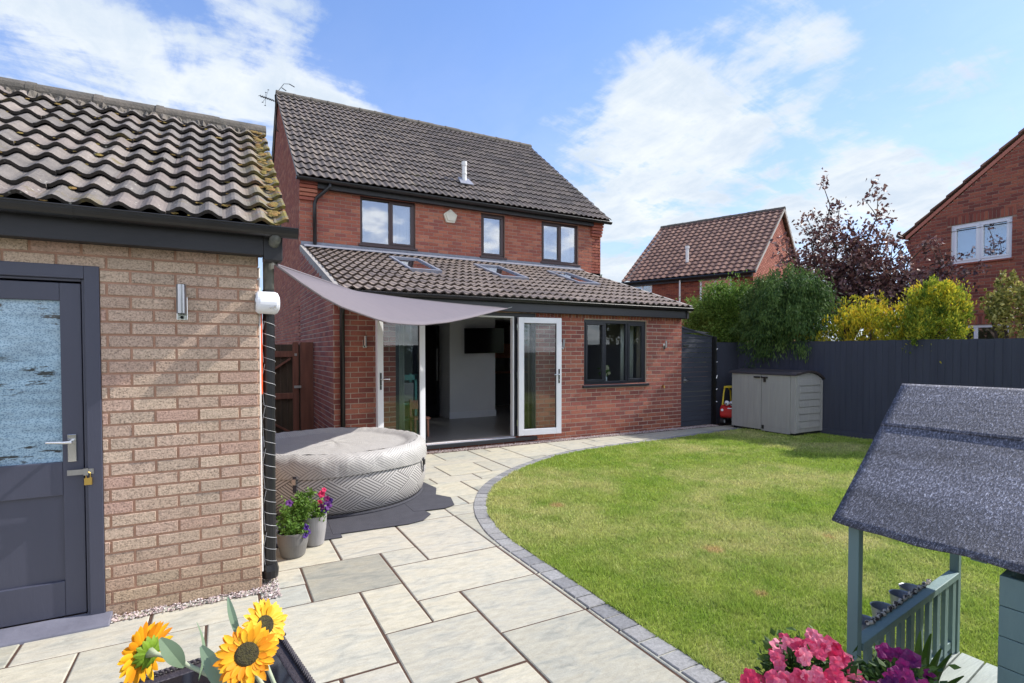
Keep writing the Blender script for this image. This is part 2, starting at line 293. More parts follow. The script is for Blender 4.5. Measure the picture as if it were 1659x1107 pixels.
# sail cloth
m, b, v = newmat('sail_cloth'); c = mixc(noise(v, 300, 2), (.20, .175, .195), (.235, .205, .225)); L(c, b.inputs['Base Color']); b.inputs['Roughness'].default_value = .8
t = N('ShaderNodeBsdfTranslucent'); t.inputs[0].default_value = (.26, .22, .25, 1); mx = N('ShaderNodeMixShader'); mx.inputs[0].default_value = .3
o = [n for n in nt.nodes if n.type == 'OUTPUT_MATERIAL'][0]; L(b.outputs[0], mx.inputs[1]); L(t.outputs[0], mx.inputs[2]); L(mx.outputs[0], o.inputs[0])
bumpn(b, noise(v, 2.5, 4), .5, .05); MT['sail'] = m
# hot tub weave print, driven by a UV map in metres
def weave(name, light, dark, k, blk, amt=1.0, wr=0, duty=.42):
    m, b, v = newmat(name); uv = N('ShaderNodeUVMap'); uv.uv_map = 'UVMap'; s = N('ShaderNodeSeparateXYZ'); L(uv.outputs[0], s.inputs[0])
    u_ = mth('MULTIPLY', s.outputs[0], .62); v_ = s.outputs[1]
    A = mth('ADD', u_, v_); B = mth('SUBTRACT', u_, v_)
    ca = mth('FLOOR', mth('DIVIDE', A, blk)); cb = mth('FLOOR', mth('DIVIDE', B, blk*1.0))
    par = mth('MODULO', mth('ABSOLUTE', mth('ADD', ca, cb)), 2)
    sa = mth('LESS_THAN', mth('FRACT', mth('MULTIPLY', A, k)), duty); sb = mth('LESS_THAN', mth('FRACT', mth('MULTIPLY', B, k)), duty)
    st = mth('ADD', mth('MULTIPLY', sa, par), mth('MULTIPLY', sb, mth('SUBTRACT', 1, par)))
    c = mixc(mth('MULTIPLY', st, amt), light, dark); L(c, b.inputs['Base Color']); b.inputs['Roughness'].default_value = .6
    if wr: bumpn(b, noise(mapping(v, (1, 1, .35)), 14, 5, .6), wr, .02)
    return m
MT['tub_side'] = weave('tub_side', (.46, .44, .415), (.12, .112, .11), 34, .21, 1, 0, .40)
MT['tub_skirt'] = weave('tub_skirt', (.44, .425, .40), (.17, .162, .16), 40, .17, .7, .35)
MT['tub_lid'] = weave('tub_lid', (.44, .425, .40), (.22, .21, .205), 48, .12, .6, .35)
# door film
m, b, v = newmat('window_film')
vo = N('ShaderNodeTexVoronoi'); vo.inputs['Scale'].default_value = 110; L(mapping(v, (1, 1, 1.3)), vo.inputs['Vector'])
c = mixc(ramp(vo.outputs['Distance'], [(.2, 0.), (.6, 1.)]), (.11, .20, .29), (.30, .43, .52))
bands = noise(mapping(v, (1, 1, 5)), 3.2, 3); c = mixc(.8, c, mixc(1, c, ramp(bands, [(.3, .65), (.7, 1.35)]), 'MULTIPLY'))
s = N('ShaderNodeSeparateXYZ'); L(v, s.inputs[0])
streak = noise(mapping(v, (1.0, 1, 5.5)), 7, 5, .65); sel = noise(mapping(v, (1, 1, 1), (0, 0, 0), (.3, 0, .7)), 3.2, 2)
c = mixc(mth('MULTIPLY', ramp(streak, [(.565, 0.), (.58, 1.)], 'LINEAR'), ramp(sel, [(.50, 0.), (.54, 1.)])), c, (.025, .03, .03))
L(c, b.inputs['Base Color']); b.inputs['Roughness'].default_value = .35; b.inputs['Coat Weight'].default_value = .4; MT['film'] = m

# ------------------------------------------------------------------ mesh helpers
ORG = {}
class MB:
    def __init__(s): s.v = []; s.f = []; s.r = []; s.uv = None
    def add(s, vs, fs, r=None):
        o = len(s.v); s.v += [tuple(p) for p in vs]; s.f += [tuple(i+o for i in f) for f in fs]
        if r is None: r = random.random()
        s.r += (list(r) if hasattr(r, '__len__') else [r]*len(fs)); return s
    def box(s, x0, x1, y0, y1, z0, z1, r=None):
        p = [(x0,y0,z0),(x1,y0,z0),(x1,y1,z0),(x0,y1,z0),(x0,y0,z1),(x1,y0,z1),(x1,y1,z1),(x0,y1,z1)]
        return s.add(p, [(0,3,2,1),(4,5,6,7),(0,1,5,4),(1,2,6,5),(2,3,7,6),(3,0,4,7)], r)
    def hexa(s, p, r=None): return s.add(p, [(0,3,2,1),(4,5,6,7),(0,1,5,4),(1,2,6,5),(2,3,7,6),(3,0,4,7)], r)
    def fbox(s, F, u0, u1, z0, z1, d0, d1, r=None):
        return s.hexa([F(u0,z0,d1),F(u1,z0,d1),F(u1,z0,d0),F(u0,z0,d0),F(u0,z1,d1),F(u1,z1,d1),F(u1,z1,d0),F(u0,z1,d0)], r)
    def beam(s, a, b, w, h, up=(0, 0, 1), r=None):
        a = Vector(a); b = Vector(b); d = (b-a).normalized(); x = d.cross(Vector(up))
        if x.length < 1e-4: x = d.cross(Vector((1, 0, 0)))
        x.normalize(); y = x.cross(d); x *= w/2; y *= h/2
        return s.hexa([a-x-y, a+x-y, b+x-y, b-x-y, a-x+y, a+x+y, b+x+y, b-x+y], r)
    def tube(s, pts, rad, n=8, cap=True, r=None, closed=False):
        pts = [Vector(p) for p in pts]; k = len(pts)
        if not hasattr(rad, '__len__'): rad = [rad]*k
        vs = []; pr = None
        for i, p in enumerate(pts):
            d = (pts[min(i+1, k-1)]-pts[max(i-1, 0)])
            if d.length < 1e-7: d = Vector((0, 0, 1))
            d.normalize()
            if pr is None:
                x = d.cross(Vector((0, 0, 1)));
                if x.length < .1: x = d.cross(Vector((1, 0, 0)))
            else: x = pr - d*pr.dot(d)
            x.normalize(); pr = x; y = d.cross(x)
            for j in range(n):
                a = 2*math.pi*j/n; vs.append(p + x*(math.cos(a)*rad[i]) + y*(math.sin(a)*rad[i]))
        fs = [(i*n+j, i*n+(j+1) % n, (i+1)*n+(j+1) % n, (i+1)*n+j) for i in range(k-1) for j in range(n)]
        if cap: fs += [tuple(range(n))[::-1], tuple(range((k-1)*n, k*n))]
        return s.add(vs, fs, r)
    def lathe(s, prof, c=(0, 0, 0), n=32, r=None, wob=0):
        vs = []; k = len(prof)
        for (rr, z) in prof:
            for j in range(n):
                a = 2*math.pi*j/n; q = rr*(1+wob*math.sin(a*7+z*9)); vs.append((c[0]+q*math.cos(a), c[1]+q*math.sin(a), c[2]+z))
        fs = [(i*n+j, i*n+(j+1) % n, (i+1)*n+(j+1) % n, (i+1)*n+j) for i in range(k-1) for j in range(n)]
        if prof[0][0] > 1e-4: fs.append(tuple(range(n))[::-1])
        if prof[-1][0] > 1e-4: fs.append(tuple(range((k-1)*n, k*n)))
        return s.add(vs, fs, r)
    def prism(s, poly, vec, r=None):
        n = len(poly); poly = [Vector(p) for p in poly]; vec = Vector(vec)
        fs = [tuple(range(n))[::-1], tuple(range(n, 2*n))] + [(i, (i+1) % n, n+(i+1) % n, n+i) for i in range(n)]
        return s.add(poly + [p+vec for p in poly], fs, r)
    def build(s, name, m, parent=None, bevel=0, smooth=False, org=None, solid=0, label=None):
        me = bpy.data.meshes.new(name); o = Vector(org) if org is not None else (ORG[parent.name] if parent else Vector((0, 0, 0)))
        me.from_pydata([(p[0]-o.x, p[1]-o.y, p[2]-o.z) for p in s.v], [], s.f)
        at = me.attributes.new('rnd', 'FLOAT', 'FACE'); at.data.foreach_set('value', np.array(s.r, dtype=np.float32))
        if s.uv:
            ul = me.uv_layers.new(name='UVMap')
            li = np.empty(len(me.loops), dtype=np.int32); me.loops.foreach_get('vertex_index', li)
            ul.data.foreach_set('uv', np.array(s.uv, dtype=np.float32)[li].ravel())
        me.materials.append(MT[m] if isinstance(m, str) else m)
        if smooth: me.polygons.foreach_set('use_smooth', [True]*len(me.polygons))
        me.update(); ob = bpy.data.objects.new(name, me); COL.objects.link(ob)
        if parent: ob.parent = parent
        else: ob.location = o
        ORG[ob.name] = o
        if bevel:
            md = ob.modifiers.new('bevel', 'BEVEL'); md.width = bevel; md.segments = 2; md.limit_method = 'ANGLE'
        if solid:
            md = ob.modifiers.new('solid', 'SOLIDIFY'); md.thickness = solid; md.offset = 0
        if label: ob['label'] = label
        return ob
def thing(name, label, cat, loc=(0, 0, 0), group=None):
    o = bpy.data.objects.new(name, None); COL.objects.link(o); o.location = loc; ORG[o.name] = Vector(loc)
    o.empty_display_size = .1
    return tag(o, label, cat, group)
def tag(o, label, cat, group=None):
    o['label'] = label; o['category'] = cat
    if group: o['group'] = group
    return o
def struct(o, kind='structure'): o['kind'] = kind; return o
def copytree(o, loc, label, parent=None):
    c = o.copy(); COL.objects.link(c); c.location = loc; c['label'] = label
    def rec(a, b):
        for ch in [x for x in bpy.data.objects if x.parent == a and x != b]:
            d = ch.copy(); COL.objects.link(d); d.parent = b; rec(ch, d)
    kids = list(o.children); 
    for ch in kids:
        d = ch.copy(); COL.objects.link(d); d.parent = c
        for g in list(ch.children):
            e = g.copy(); COL.objects.link(e); e.parent = d
    return c
def frame(O, U, Nn):
    O = Vector(O); U = Vector(U).normalized(); Nn = Vector(Nn).normalized()
    return lambda u, z, d=0: O + U*u + Vector((0, 0, 1))*z + Nn*d
# solid wall with openings (front, back, reveals)
def wall_slab(mb, F, u0, u1, z0, z1, ops, t, front=0.0):
    us = sorted({u0, u1, *[o[0] for o in ops], *[o[1] for o in ops]}); zs = sorted({z0, z1, *[o[2] for o in ops], *[o[3] for o in ops]})
    for i in range(len(us)-1):
        for j in range(len(zs)-1):
            cu = (us[i]+us[i+1])/2; cz = (zs[j]+zs[j+1])/2
            if any(o[0] < cu < o[1] and o[2] < cz < o[3] for o in ops): continue
            for d in (front, -t):
                mb.add([F(us[i], zs[j], d), F(us[i+1], zs[j], d), F(us[i+1], zs[j+1], d), F(us[i], zs[j+1], d)], [(0, 1, 2, 3)])
    for (a, b_, c, d_) in list(ops) + [(u0, u1, z0, z1)]:
        for p, q in (((a, c), (b_, c)), ((b_, c), (b_, d_)), ((b_, d_), (a, d_)), ((a, d_), (a, c))):
            mb.add([F(p[0], p[1], front), F(q[0], q[1], front), F(q[0], q[1], -t), F(p[0], p[1], -t)], [(0, 1, 2, 3)])
def bricks(mb, F, u0, u1, z0, z1, ops=(), urange=None, d=.006, skip=None, jit=.0015, course=.075, BL=.215, start=0):
    nrow = int(math.ceil((z1-z0)/course - 1e-6))
    for j in range(nrow):
        a = z0 + j*course + .005; b_ = min(z0 + (j+1)*course - .005, z1)
        if b_ - a < .02: continue
        lo, hi = (u0, u1) if urange is None else urange((a+b_)/2)
        lo = max(lo, u0); hi = min(hi, u1)
        segs = [(lo, hi)]
        for o in ops:
            ov = min(b_, o[3]) - max(a, o[2])
            if ov > .02:
                ns = []
                for s0, s1 in segs:
                    if o[1] <= s0 or o[0] >= s1: ns.append((s0, s1)); continue
                    if o[0] > s0: ns.append((s0, o[0]))
                    if o[1] < s1: ns.append((o[1], s1))
                segs = ns
        x = u0 - BL + (0 if (j+start) % 2 == 0 else (BL+.01)/2) 
        while x < u1:
            for s0, s1 in segs:
                p = max(x, s0); q = min(x+BL, s1)
                if q - p > .012:
                    dd = d + random.uniform(-jit, jit); e = .003
                    k = [F(p, a, -.002), F(q, a, -.002), F(q, b_, -.002), F(p, b_, -.002), F(p+e, a+e, dd), F(q-e, a+e, dd), F(q-e, b_-e, dd), F(p+e, b_-e, dd)]
                    mb.add(k, [(4,5,6,7), (0,1,5,4), (1,2,6,5), (2,3,7,6), (3,0,4,7)])
            x += BL + .01
def soldiers(mb, F, u0, u1, z0, z1, d=.006):
    n = max(1, round((u1-u0)/.075)); g = (u1-u0)/n
    for i in range(n):
        p = u0+i*g+.005; q = u0+(i+1)*g-.005; dd = d+random.uniform(-.0015, .0015); e = .003; a = z0; b_ = z1
        k = [F(p, a, -.002), F(q, a, -.002), F(q, b_, -.002), F(p, b_, -.002), F(p+e, a+e, dd), F(q-e, a+e, dd), F(q-e, b_-e, dd), F(p+e, b_-e, dd)]
        mb.add(k, [(4,5,6,7), (0,1,5,4), (1,2,6,5), (2,3,7,6), (3,0,4,7)])
# interlocking wavy roof tiles
def tiles(mb, O, U, S, width, length, courses, roll, amp, holes=(), phase=0., lip=.018, per=2, spr=6, pjit=.004, lift=.022, crest=1.3):
    O = Vector(O); U = Vector(U).normalized(); S = Vector(S).normalized(); Nn = U.cross(S).normalized()
    if Nn.z < 0: Nn = -Nn
    g = length/courses; tw = roll*per; nt_ = int(math.ceil(width/tw))+1
    wv = lambda u: amp*((.5+.5*math.cos(2*math.pi*(u-phase)/roll))**crest)
    for i in range(courses):
        for t in range(-1, nt_):
            ua = t*tw + (phase % roll) + roll/2; ub = ua + tw; ua = max(ua, 0); ub = min(ub, width)
            if ub-ua < .02: continue
            cu = (ua+ub)/2; cs = (i+.5)*g
            if any(h[0] < cu < h[1] and h[2] < cs < h[3] for h in holes): continue
            k = max(2, int(round((ub-ua)/roll*spr))); js = random.uniform(-pjit, pjit)*1.5; jn = random.uniform(-pjit, pjit)*.6; sk = random.uniform(-pjit, pjit)
            vs = []
            for q in range(k+1):
                u = ua + (ub-ua)*q/k; z = wv(u) + jn
                s0 = i*g + js + sk*(q/k-.5); s1 = (i+1)*g + .03
                vs += [O+U*u+S*s0+Nn*(z+lift-lip), O+U*u+S*s0+Nn*(z+lift), O+U*u+S*s1+Nn*(z-.004), O+U*u+S*(s0+.02)+Nn*(z+lift-lip)]
            fs = []; rr = []; tr_ = random.random()*.94
            for q in range(k):
                a = q*4; b_ = a+4
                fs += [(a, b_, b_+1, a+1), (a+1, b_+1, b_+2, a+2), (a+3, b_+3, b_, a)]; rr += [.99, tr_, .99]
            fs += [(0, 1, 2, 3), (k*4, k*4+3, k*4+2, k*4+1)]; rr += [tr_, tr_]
            mb.add(vs, fs, rr)

# ------------------------------------------------------------------ ground
g = MB(); g.add([(-400, -400, -.03), (900, -400, -.03), (900, 900, -.03), (-400, 900, -.03)], [(0, 1, 2, 3)]); struct(g.build('ground', 'ground_soil'))
g = MB(); g.add([(-6, -3, -.005), (9.9, -3, -.005), (9.9, 10, -.005), (-6, 10, -.005)], [(0, 1, 2, 3)]); struct(g.build('paving_bed', 'joint'))
def spline(pts, step):
    P = [np.array(p, float) for p in pts]; out = []
    for i in range(len(P)-1):
        p0 = P[max(i-1, 0)]; p1 = P[i]; p2 = P[i+1]; p3 = P[min(i+2, len(P)-1)]
        for t in np.linspace(0, 1, 20, endpoint=False):
            out.append(.5*((2*p1)+(-p0+p2)*t+(2*p0-5*p1+4*p2-p3)*t*t+(-p0+3*p1-3*p2+p3)*t**3))
    out.append(P[-1]); out = np.array(out); d = np.r_[0, np.cumsum(np.linalg.norm(np.diff(out, axis=0), axis=1))]
    s = np.arange(0, d[-1], step); return np.c_[np.interp(s, d, out[:, 0]), np.interp(s, d, out[:, 1])]
outer_pts = [(1.935, -2.5), (1.935, 1.0), (1.935, 1.75), (1.93, 2.36), (1.935, 2.9), (1.935, 3.4), (1.94, 3.83), (1.985, 4.2), (2.13, 4.7), (2.38, 5.19), (2.72, 5.64), (3.3, 6.14), (4.02, 6.56), (4.78, 6.84), (5.73, 6.95), (7.0, 7.03), (8.6, 7.2), (9.85, 7.32)]
oc = spline(outer_pts, .145)
tan = np.gradient(oc, axis=0); tan /= np.linalg.norm(tan, axis=1)[:, None]; nor = np.c_[tan[:, 1], -tan[:, 0]]
kb = MB()
for i in range(len(oc)-1):
    a, b_ = oc[i]+tan[i]*.005, oc[i+1]-tan[i+1]*.005; c, d = b_+nor[i+1]*.128, a+nor[i]*.128; zt = .008+random.uniform(-.002, .002)
    e = .005
    def inn(p, q): 
        cc = (a+b_+c+d)/4; return p+(cc-p)/np.linalg.norm(cc-p)*e*1.5
    vs = [(*p, -.02) for p in (a, b_, c, d)] + [(*p, zt-.004) for p in (a, b_, c, d)] + [(*inn(p, 0), zt) for p in (a, b_, c, d)]
    kb.add(vs, [(0,1,5,4),(1,2,6,5),(2,3,7,6),(3,0,4,7),(4,5,9,8),(5,6,10,9),(6,7,11,10),(7,4,8,11),(8,9,10,11)])
struct(kb.build('kerb', 'kerb'))
inner = oc + nor*.14
poly = [tuple(p) for p in inner] + [(9.87, 7.1), (9.87, -2.5)]
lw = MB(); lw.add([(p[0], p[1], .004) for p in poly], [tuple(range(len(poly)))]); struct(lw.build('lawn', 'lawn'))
# paving slabs on a 290 mm module
gx = lambda i: .475+.2865*i
gy = lambda j: 3.465+.30*j if j >= 0 else 3.465+.2925*j
hand = [(-1,0,0,1),(-1,0,1,2),(-1,1,2,4),(1,3,2,4),(0,2,0,2),(2,3,1,2),(3,5,1,4),(2,5,-1,1),(1,2,-2,0),(2,3,-2,-1),(1,3,-4,-2),(3,5,-3,-1),(3,5,-6,-3),(-2,1,-3,0),
        (-5,-3,0,1),(-3,-1,0,1),(-8,-5,0,1),(-4,-2,-3,0),(-6,-4,-2,0),(3,5,4,5),(5,7,4,5),(5,7,1,4),(4,6,5,6),(6,8,5,6),(4,7,6,8),(7,8,6,7),(7,9,7,8),(6,8,8,9),(8,10,8,9),(5,7,9,11),(7,9,9,11),(9,10,9,11),(6,10,11,12),(10,12,9,11),(10,12,11,12),
        (-1,2,-5,-3),(1,2,-6,-4),(2,3,-5,-4),(-4,-1,-6,-4),(12,15,11,12),(15,17,11,13),(17,20,11,12),(17,20,12,13),(20,22,11,13)]
occ = set(); rects = []
inside = lambda x, y: False
def lawn_in(x, y):
    c = False; n = len(poly); j = n-1
    for i in range(n):
        xi, yi = poly[i]; xj, yj = poly[j]
        if (yi > y) != (yj > y) and x < (xj-xi)*(y-yi)/(yj-yi)+xi: c = not c
        j = i
    return c
for h in hand:
    cells = [(i, j) for i in range(h[0], h[1]) for j in range(h[2], h[3])]
    if any(c in occ for c in cells): cells = [c for c in cells if c not in occ]
    if not cells: continue
    i0 = min(c[0] for c in cells); i1 = max(c[0] for c in cells)+1; j0 = min(c[1] for c in cells); j1 = max(c[1] for c in cells)+1
    if (i1-i0)*(j1-j0) != len(cells): continue
    occ.update(cells); rects.append((i0, i1, j0, j1))
rs = random.Random(5)
for j in range(-18, 15):
    for i in range(-18, 34):
        if (i, j) in occ: continue
        for (a, b_) in rs.sample([(3, 2), (2, 2), (2, 1), (1, 2), (2, 3)], 5) + [(1, 1)]:
            cells = [(i+p, j+q) for p in range(a) for q in range(b_)]
            if all(c not in occ for c in cells): break
        occ.update(cells); rects.append((i, i+a, j, j+b_))
sb = MB()
oc2 = [tuple(p) for p in (oc + nor*.04)] + [(9.87, 7.1), (9.87, -2.5)]
for (i0, i1, j0, j1) in rects:
    x0, x1, y0, y1 = gx(i0)+.006, gx(i1)-.006, gy(j0)+.006, gy(j1)-.006
    if y1 > 7.62: y1 = 7.62
    if y1-y0 < .05: continue
    if all(lawn_in(x, y) for x in (x0, x1) for y in (y0, y1)): continue
    e = .006; zt = random.uniform(-.0015, .0015) - (.004 if False else 0)
    # clipped to the outside of the kerb line
    x0 += .001; y0 += .001; x1 -= .001; y1 -= .001
    P4 = [(x0, y0), (x1, y0), (x1, y1), (x0, y1)]
    ww = lambda: random.uniform(-.003, .003)
    P4 = [(x+ww(), y+ww()) for x, y in P4]
    c = (sum(p[0] for p in P4)/4, sum(p[1] for p in P4)/4)
    In = [(p[0]+math.copysign(e, c[0]-p[0]), p[1]+math.copysign(e, c[1]-p[1])) for p in P4]
    r = random.random()
    if (i0, i1, j0, j1) == (0, 2, 0, 2): r = .97
    elif r > .95: r = .5
    if (i0, i1, j0, j1) == (-1, 0, 0, 1): r = .9
    sb.add([(*p, -.012) for p in P4]+[(*p, zt-.004) for p in P4]+[(*p, zt) for p in In], [(0,1,5,4),(1,2,6,5),(2,3,7,6),(3,0,4,7),(4,5,9,8),(5,6,10,9),(6,7,11,10),(7,4,8,11),(8,9,10,11)], r)
struct(sb.build('patio', 'stone'))
# gravel strip
def gravel(n, regions):
    mb = MB()
    for k in range(n):
        x0, x1, y0, y1 = random.choices(regions, [ (r[1]-r[0])*(r[3]-r[2]) for r in regions])[0]
        x = random.uniform(x0, x1); y = random.uniform(y0, y1); s = random.uniform(.005, .011); z = .004+random.uniform(0, .008)
        a = random.random()*6.28; ca, sa = math.cos(a)*s, math.sin(a)*s
        vs = [(x+ca, y+sa, z), (x-sa*.7, y+ca*.7, z+.002), (x-ca, y-sa, z), (x+sa*.7, y-ca*.7, z-.002), (x+random.uniform(-.003, .003), y, z+s*.7), (x, y, z-s*.6)]
        mb.add(vs, [(0,1,4),(1,2,4),(2,3,4),(3,0,4),(1,0,5),(2,1,5),(3,2,5),(0,3,5)])
    return mb
MT['pebble'] = None
m, b, v = newmat('pebble'); L(ramp(attr(), [(0, (.42, .34, .32)), (.25, (.6, .55, .52)), (.4, (.2, .15, .14)), (.6, (.50, .38, .36)), (.8, (.32, .25, .24))], 'CONSTANT'), b.inputs['Base Color']); b.inputs['Roughness'].default_value = .8; MT['pebble'] = m
struct(tag(gravel(12000, [(-4.2, .22, 3.735, 3.84), (.2, .31, 3.62, 4.05), (1.4, 9.0, 7.62, 7.8)]).build('gravel', 'pebble'), 'pinkish grey gravel chippings in a strip along the foot of the brick walls', 'gravel'), 'stuff')
# grass blades
def grass(n):
    xs = rng.uniform(1.95, 9.86, n*6); ys = rng.uniform(-.6, 7.4, n*6)
    dist = np.hypot(xs, ys); keep = rng.random(len(xs)) < np.clip((3.6/np.maximum(dist, 2.2))**1.7, 0, 1)*.9
    zc = xs*.477+ys*.879; lat = xs*.879-ys*.477
    keep &= (zc > .5) & (np.abs(lat) < zc*1.02+.3)
    xs, ys = xs[keep], ys[keep]
    gp = [tuple(p) for p in (oc + nor*(.128+.010*np.sin(np.arange(len(oc))*2.3))[:, None])]+poly[-2:]; px = np.array([p[0] for p in gp]); py = np.array([p[1] for p in gp]); ins = np.zeros(len(xs), bool); j = len(px)-1
    for i in range(len(px)):
        c = ((py[i] > ys) != (py[j] > ys)); dy = py[j]-py[i] if py[j] != py[i] else 1e-9
        ins ^= c & (xs < (px[j]-px[i])*(ys-py[i])/dy+px[i]); j = i
    xs, ys = xs[ins][:n], ys[ins][:n]; n = len(xs)
    dist = np.hypot(xs, ys); wd = rng.uniform(.0018, .0034, n)*np.clip(dist/3, 1, 2.6); h = rng.uniform(.012, .034, n)*(1+.5*(np.sin(xs*7.1+ys*3.3)*np.sin(ys*6.3-xs*2.1) > .55))
    a = rng.uniform(0, 2*np.pi, n); ln = rng.uniform(.1, .9, n)*h; b_ = rng.uniform(0, 2*np.pi, n)
    V = np.zeros((n, 3, 3), np.float32)
    V[:, 0] = np.c_[xs-np.cos(a)*wd, ys-np.sin(a)*wd, np.full(n, .003)]; V[:, 1] = np.c_[xs+np.cos(a)*wd, ys+np.sin(a)*wd, np.full(n, .003)]
    V[:, 2] = np.c_[xs+np.cos(b_)*ln, ys+np.sin(b_)*ln, h]
    me = bpy.data.meshes.new('grass'); me.vertices.add(3*n); me.vertices.foreach_set('co', V.ravel())
    me.loops.add(3*n); me.loops.foreach_set('vertex_index', np.arange(3*n, dtype=np.int32)); me.polygons.add(n)
    me.polygons.foreach_set('loop_start', np.arange(0, 3*n, 3, dtype=np.int32)); me.polygons.foreach_set('loop_total', np.full(n, 3, np.int32))
    me.update(calc_edges=True); at = me.attributes.new('rnd', 'FLOAT', 'FACE'); at.data.foreach_set('value', rng.random(n).astype(np.float32))
    me.materials.append(MT['blade']); o = bpy.data.objects.new('grass', me); COL.objects.link(o); return o
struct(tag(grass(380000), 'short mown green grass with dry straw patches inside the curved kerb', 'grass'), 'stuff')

# ------------------------------------------------------------------ windows
def window(F, u0, u1, z0, z1, lights, mfr, parent, d=-.045, sill=True, pane='glass_window', fw=.055, name='window', sm=None, openers=(), thick=.06, inner=.02):
    fb = MB(); fb.fbox(F, u0, u1, z1-fw, z1, d-thick, d); fb.fbox(F, u0, u1, z0, z0+fw, d-thick, d)
    fb.fbox(F, u0, u0+fw, z0+fw, z1-fw, d-thick, d); fb.fbox(F, u1-fw, u1, z0+fw, z1-fw, d-thick, d)
    edges = [u0+fw]
    for s in lights: fb.fbox(F, s-fw/2, s+fw/2, z0+fw, z1-fw, d-thick+.001, d-.001); edges += [s-fw/2, s+fw/2]
    edges.append(u1-fw)
    cells = [(edges[i], edges[i+1]) for i in range(0, len(edges), 2)]
    for k, (a, b_) in enumerate(cells):
        if k in openers:
            o = .035; e = .006
            fb.fbox(F, a-.01, b_+.01, z1-fw-o, z1-fw+.01, d-.04, d+.012); fb.fbox(F, a-.01, b_+.01, z0+fw-.01, z0+fw+o, d-.04, d+.012)
            fb.fbox(F, a-.01, a+o, z0+fw+o, z1-fw-o, d-.04, d+.012); fb.fbox(F, b_-o, b_+.01, z0+fw+o, z1-fw-o, d-.04, d+.012)
    wo_ = fb.build(name, mfr, parent, bevel=.004)
    for a, b_ in cells:
        p = MB(); p.fbox(F, a, b_, z0+fw, z1-fw, d-.036, d-.030); p.build('pane', pane, wo_)
    if sill:
        s = MB(); s.fbox(F, u0-.04, u1+.04, z0-.045, z0-.001, d-.05, .05); s.build('sill', sm or mfr, wo_, bevel=.005)
    return wo_
def curtain(F, u0, u1, z0, z1, d, label, folds=9, amp=.018, group='window curtains'):
    mb = MB(); n = folds*6; vs = []
    for i in range(n+1):
        u = u0+(u1-u0)*i/n; w_ = amp*math.sin(i/6*2*math.pi)
        vs += [F(u, z0, d+w_*1.3), F(u, z1, d+w_*.7)]
    mb.add(vs, [(2*i, 2*i+2, 2*i+3, 2*i+1) for i in range(n)])
    o = mb.build('curtain', 'curtain', None, smooth=True, org=F((u0+u1)/2, z0, d), solid=.003); return tag(o, label, 'curtain', group)

# ------------------------------------------------------------------ garage
GA = thing('garage', 'pale brick outbuilding with mossy grey tiled roof and slate blue door at left edge', 'garage', (-2.6, 3.83, 0))
Fg = frame((0, 3.83, 0), (1, 0, 0), (0, -1, 0))
GX0, GX1 = -5.6, .205; DO = (-1.52, -.615, 0.0, 2.04)
s = MB(); wall_slab(s, Fg, GX0, GX1, -.05, 2.36, [DO], .2)
s.fbox(Fg, GX0, GX1, -.05, 2.36, -3.8, -3.6); s.box(GX0, GX0+.2, 4.03, 7.43, -.05, 2.36); s.box(GX1-.2, GX1, 4.03, 7.43, -.05, 2.36)
s.build('mortar', 'mortar_buff', GA)
s = MB(); bricks(s, Fg, -3.4, GX1, .0, 2.36, [DO], d=.007, jit=.0025)
Fgs = frame((GX1, 3.83, 0), (0, 1, 0), (1, 0, 0)); bricks(s, Fgs, 0.0, 3.8, 0, 2.36, d=.006)
s.build('wall', 'brick_buff', GA)
# gable end
for x in (GX1-.19, GX0+.02): s = MB(); s.prism([(x, 3.85, 2.36), (x, 7.4, 2.36), (x, 5.62, 3.52)], (.17, 0, 0)); s.build('gable', 'brick_buff', GA)
sl_len = math.hypot(5.64-3.64, 3.62-2.335); S1 = Vector((0, 2.0, 1.285)).normalized()
mb = MB(); W = 5.97; tiles(mb, (.375-W, 3.64, 2.325), (1, 0, 0), S1, W, sl_len, 10, .142, .034, phase=(W-.01) % .142, lip=.022, spr=8, pjit=.006, lift=.03, crest=1.15)
tiles(mb, (.375, 7.64, 2.335), (-1, 0, 0), (0, -2.0, 1.285), W, sl_len, 8, .142, .034, spr=4)
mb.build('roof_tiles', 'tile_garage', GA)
s = MB(); s.hexa([(-5.59, 3.66, 2.30), (.34, 3.66, 2.30), (.34, 5.64, 3.57), (-5.59, 5.64, 3.57), (-5.59, 3.66, 2.325), (.34, 3.66, 2.325), (.34, 5.64, 3.60), (-5.59, 5.64, 3.60)])
s.hexa([(-5.59, 5.64, 3.57), (.34, 5.64, 3.57), (.34, 7.62, 2.30), (-5.59, 7.62, 2.30), (-5.59, 5.64, 3.60), (.34, 5.64, 3.60), (.34, 7.62, 2.325), (-5.59, 7.62, 2.325)])
s.build('roof_deck', 'black_timber', GA)
def ridge(parent, a, b_, rad, n, m='ridge', seg=.42):
    a = Vector(a); b_ = Vector(b_); k = max(1, round((b_-a).length/seg)); mb = MB(); U = (b_-a).normalized(); Z = Vector((0, 0, 1)); X = U.cross(Z)
    for i in range(k):
        p = a+(b_-a)*(i/k); q = a+(b_-a)*((i+1)/k)+U*.01; r0 = rad*random.uniform(.97, 1.03); r1 = r0*1.06; vs = []; jz = random.uniform(-.004, .006)
        for c, r in ((p, r1), (p+U*.05, r1), (p+U*.05, r0), (q, r0)):
            for j in range(n+1):
                t = math.pi*(-.08+1.16*j/n); vs.append(c+X*(math.cos(t)*r)+Z*(math.sin(t)*r*.85+jz))
        mb.add(vs, [(l*(n+1)+j, l*(n+1)+j+1, (l+1)*(n+1)+j+1, (l+1)*(n+1)+j) for l in range(3) for j in range(n)])
    return mb.build('ridge_tiles', m, parent, solid=.015)
ridge(GA, (-5.6, 5.64, 3.60), (.375, 5.64, 3.60), .105, 10)
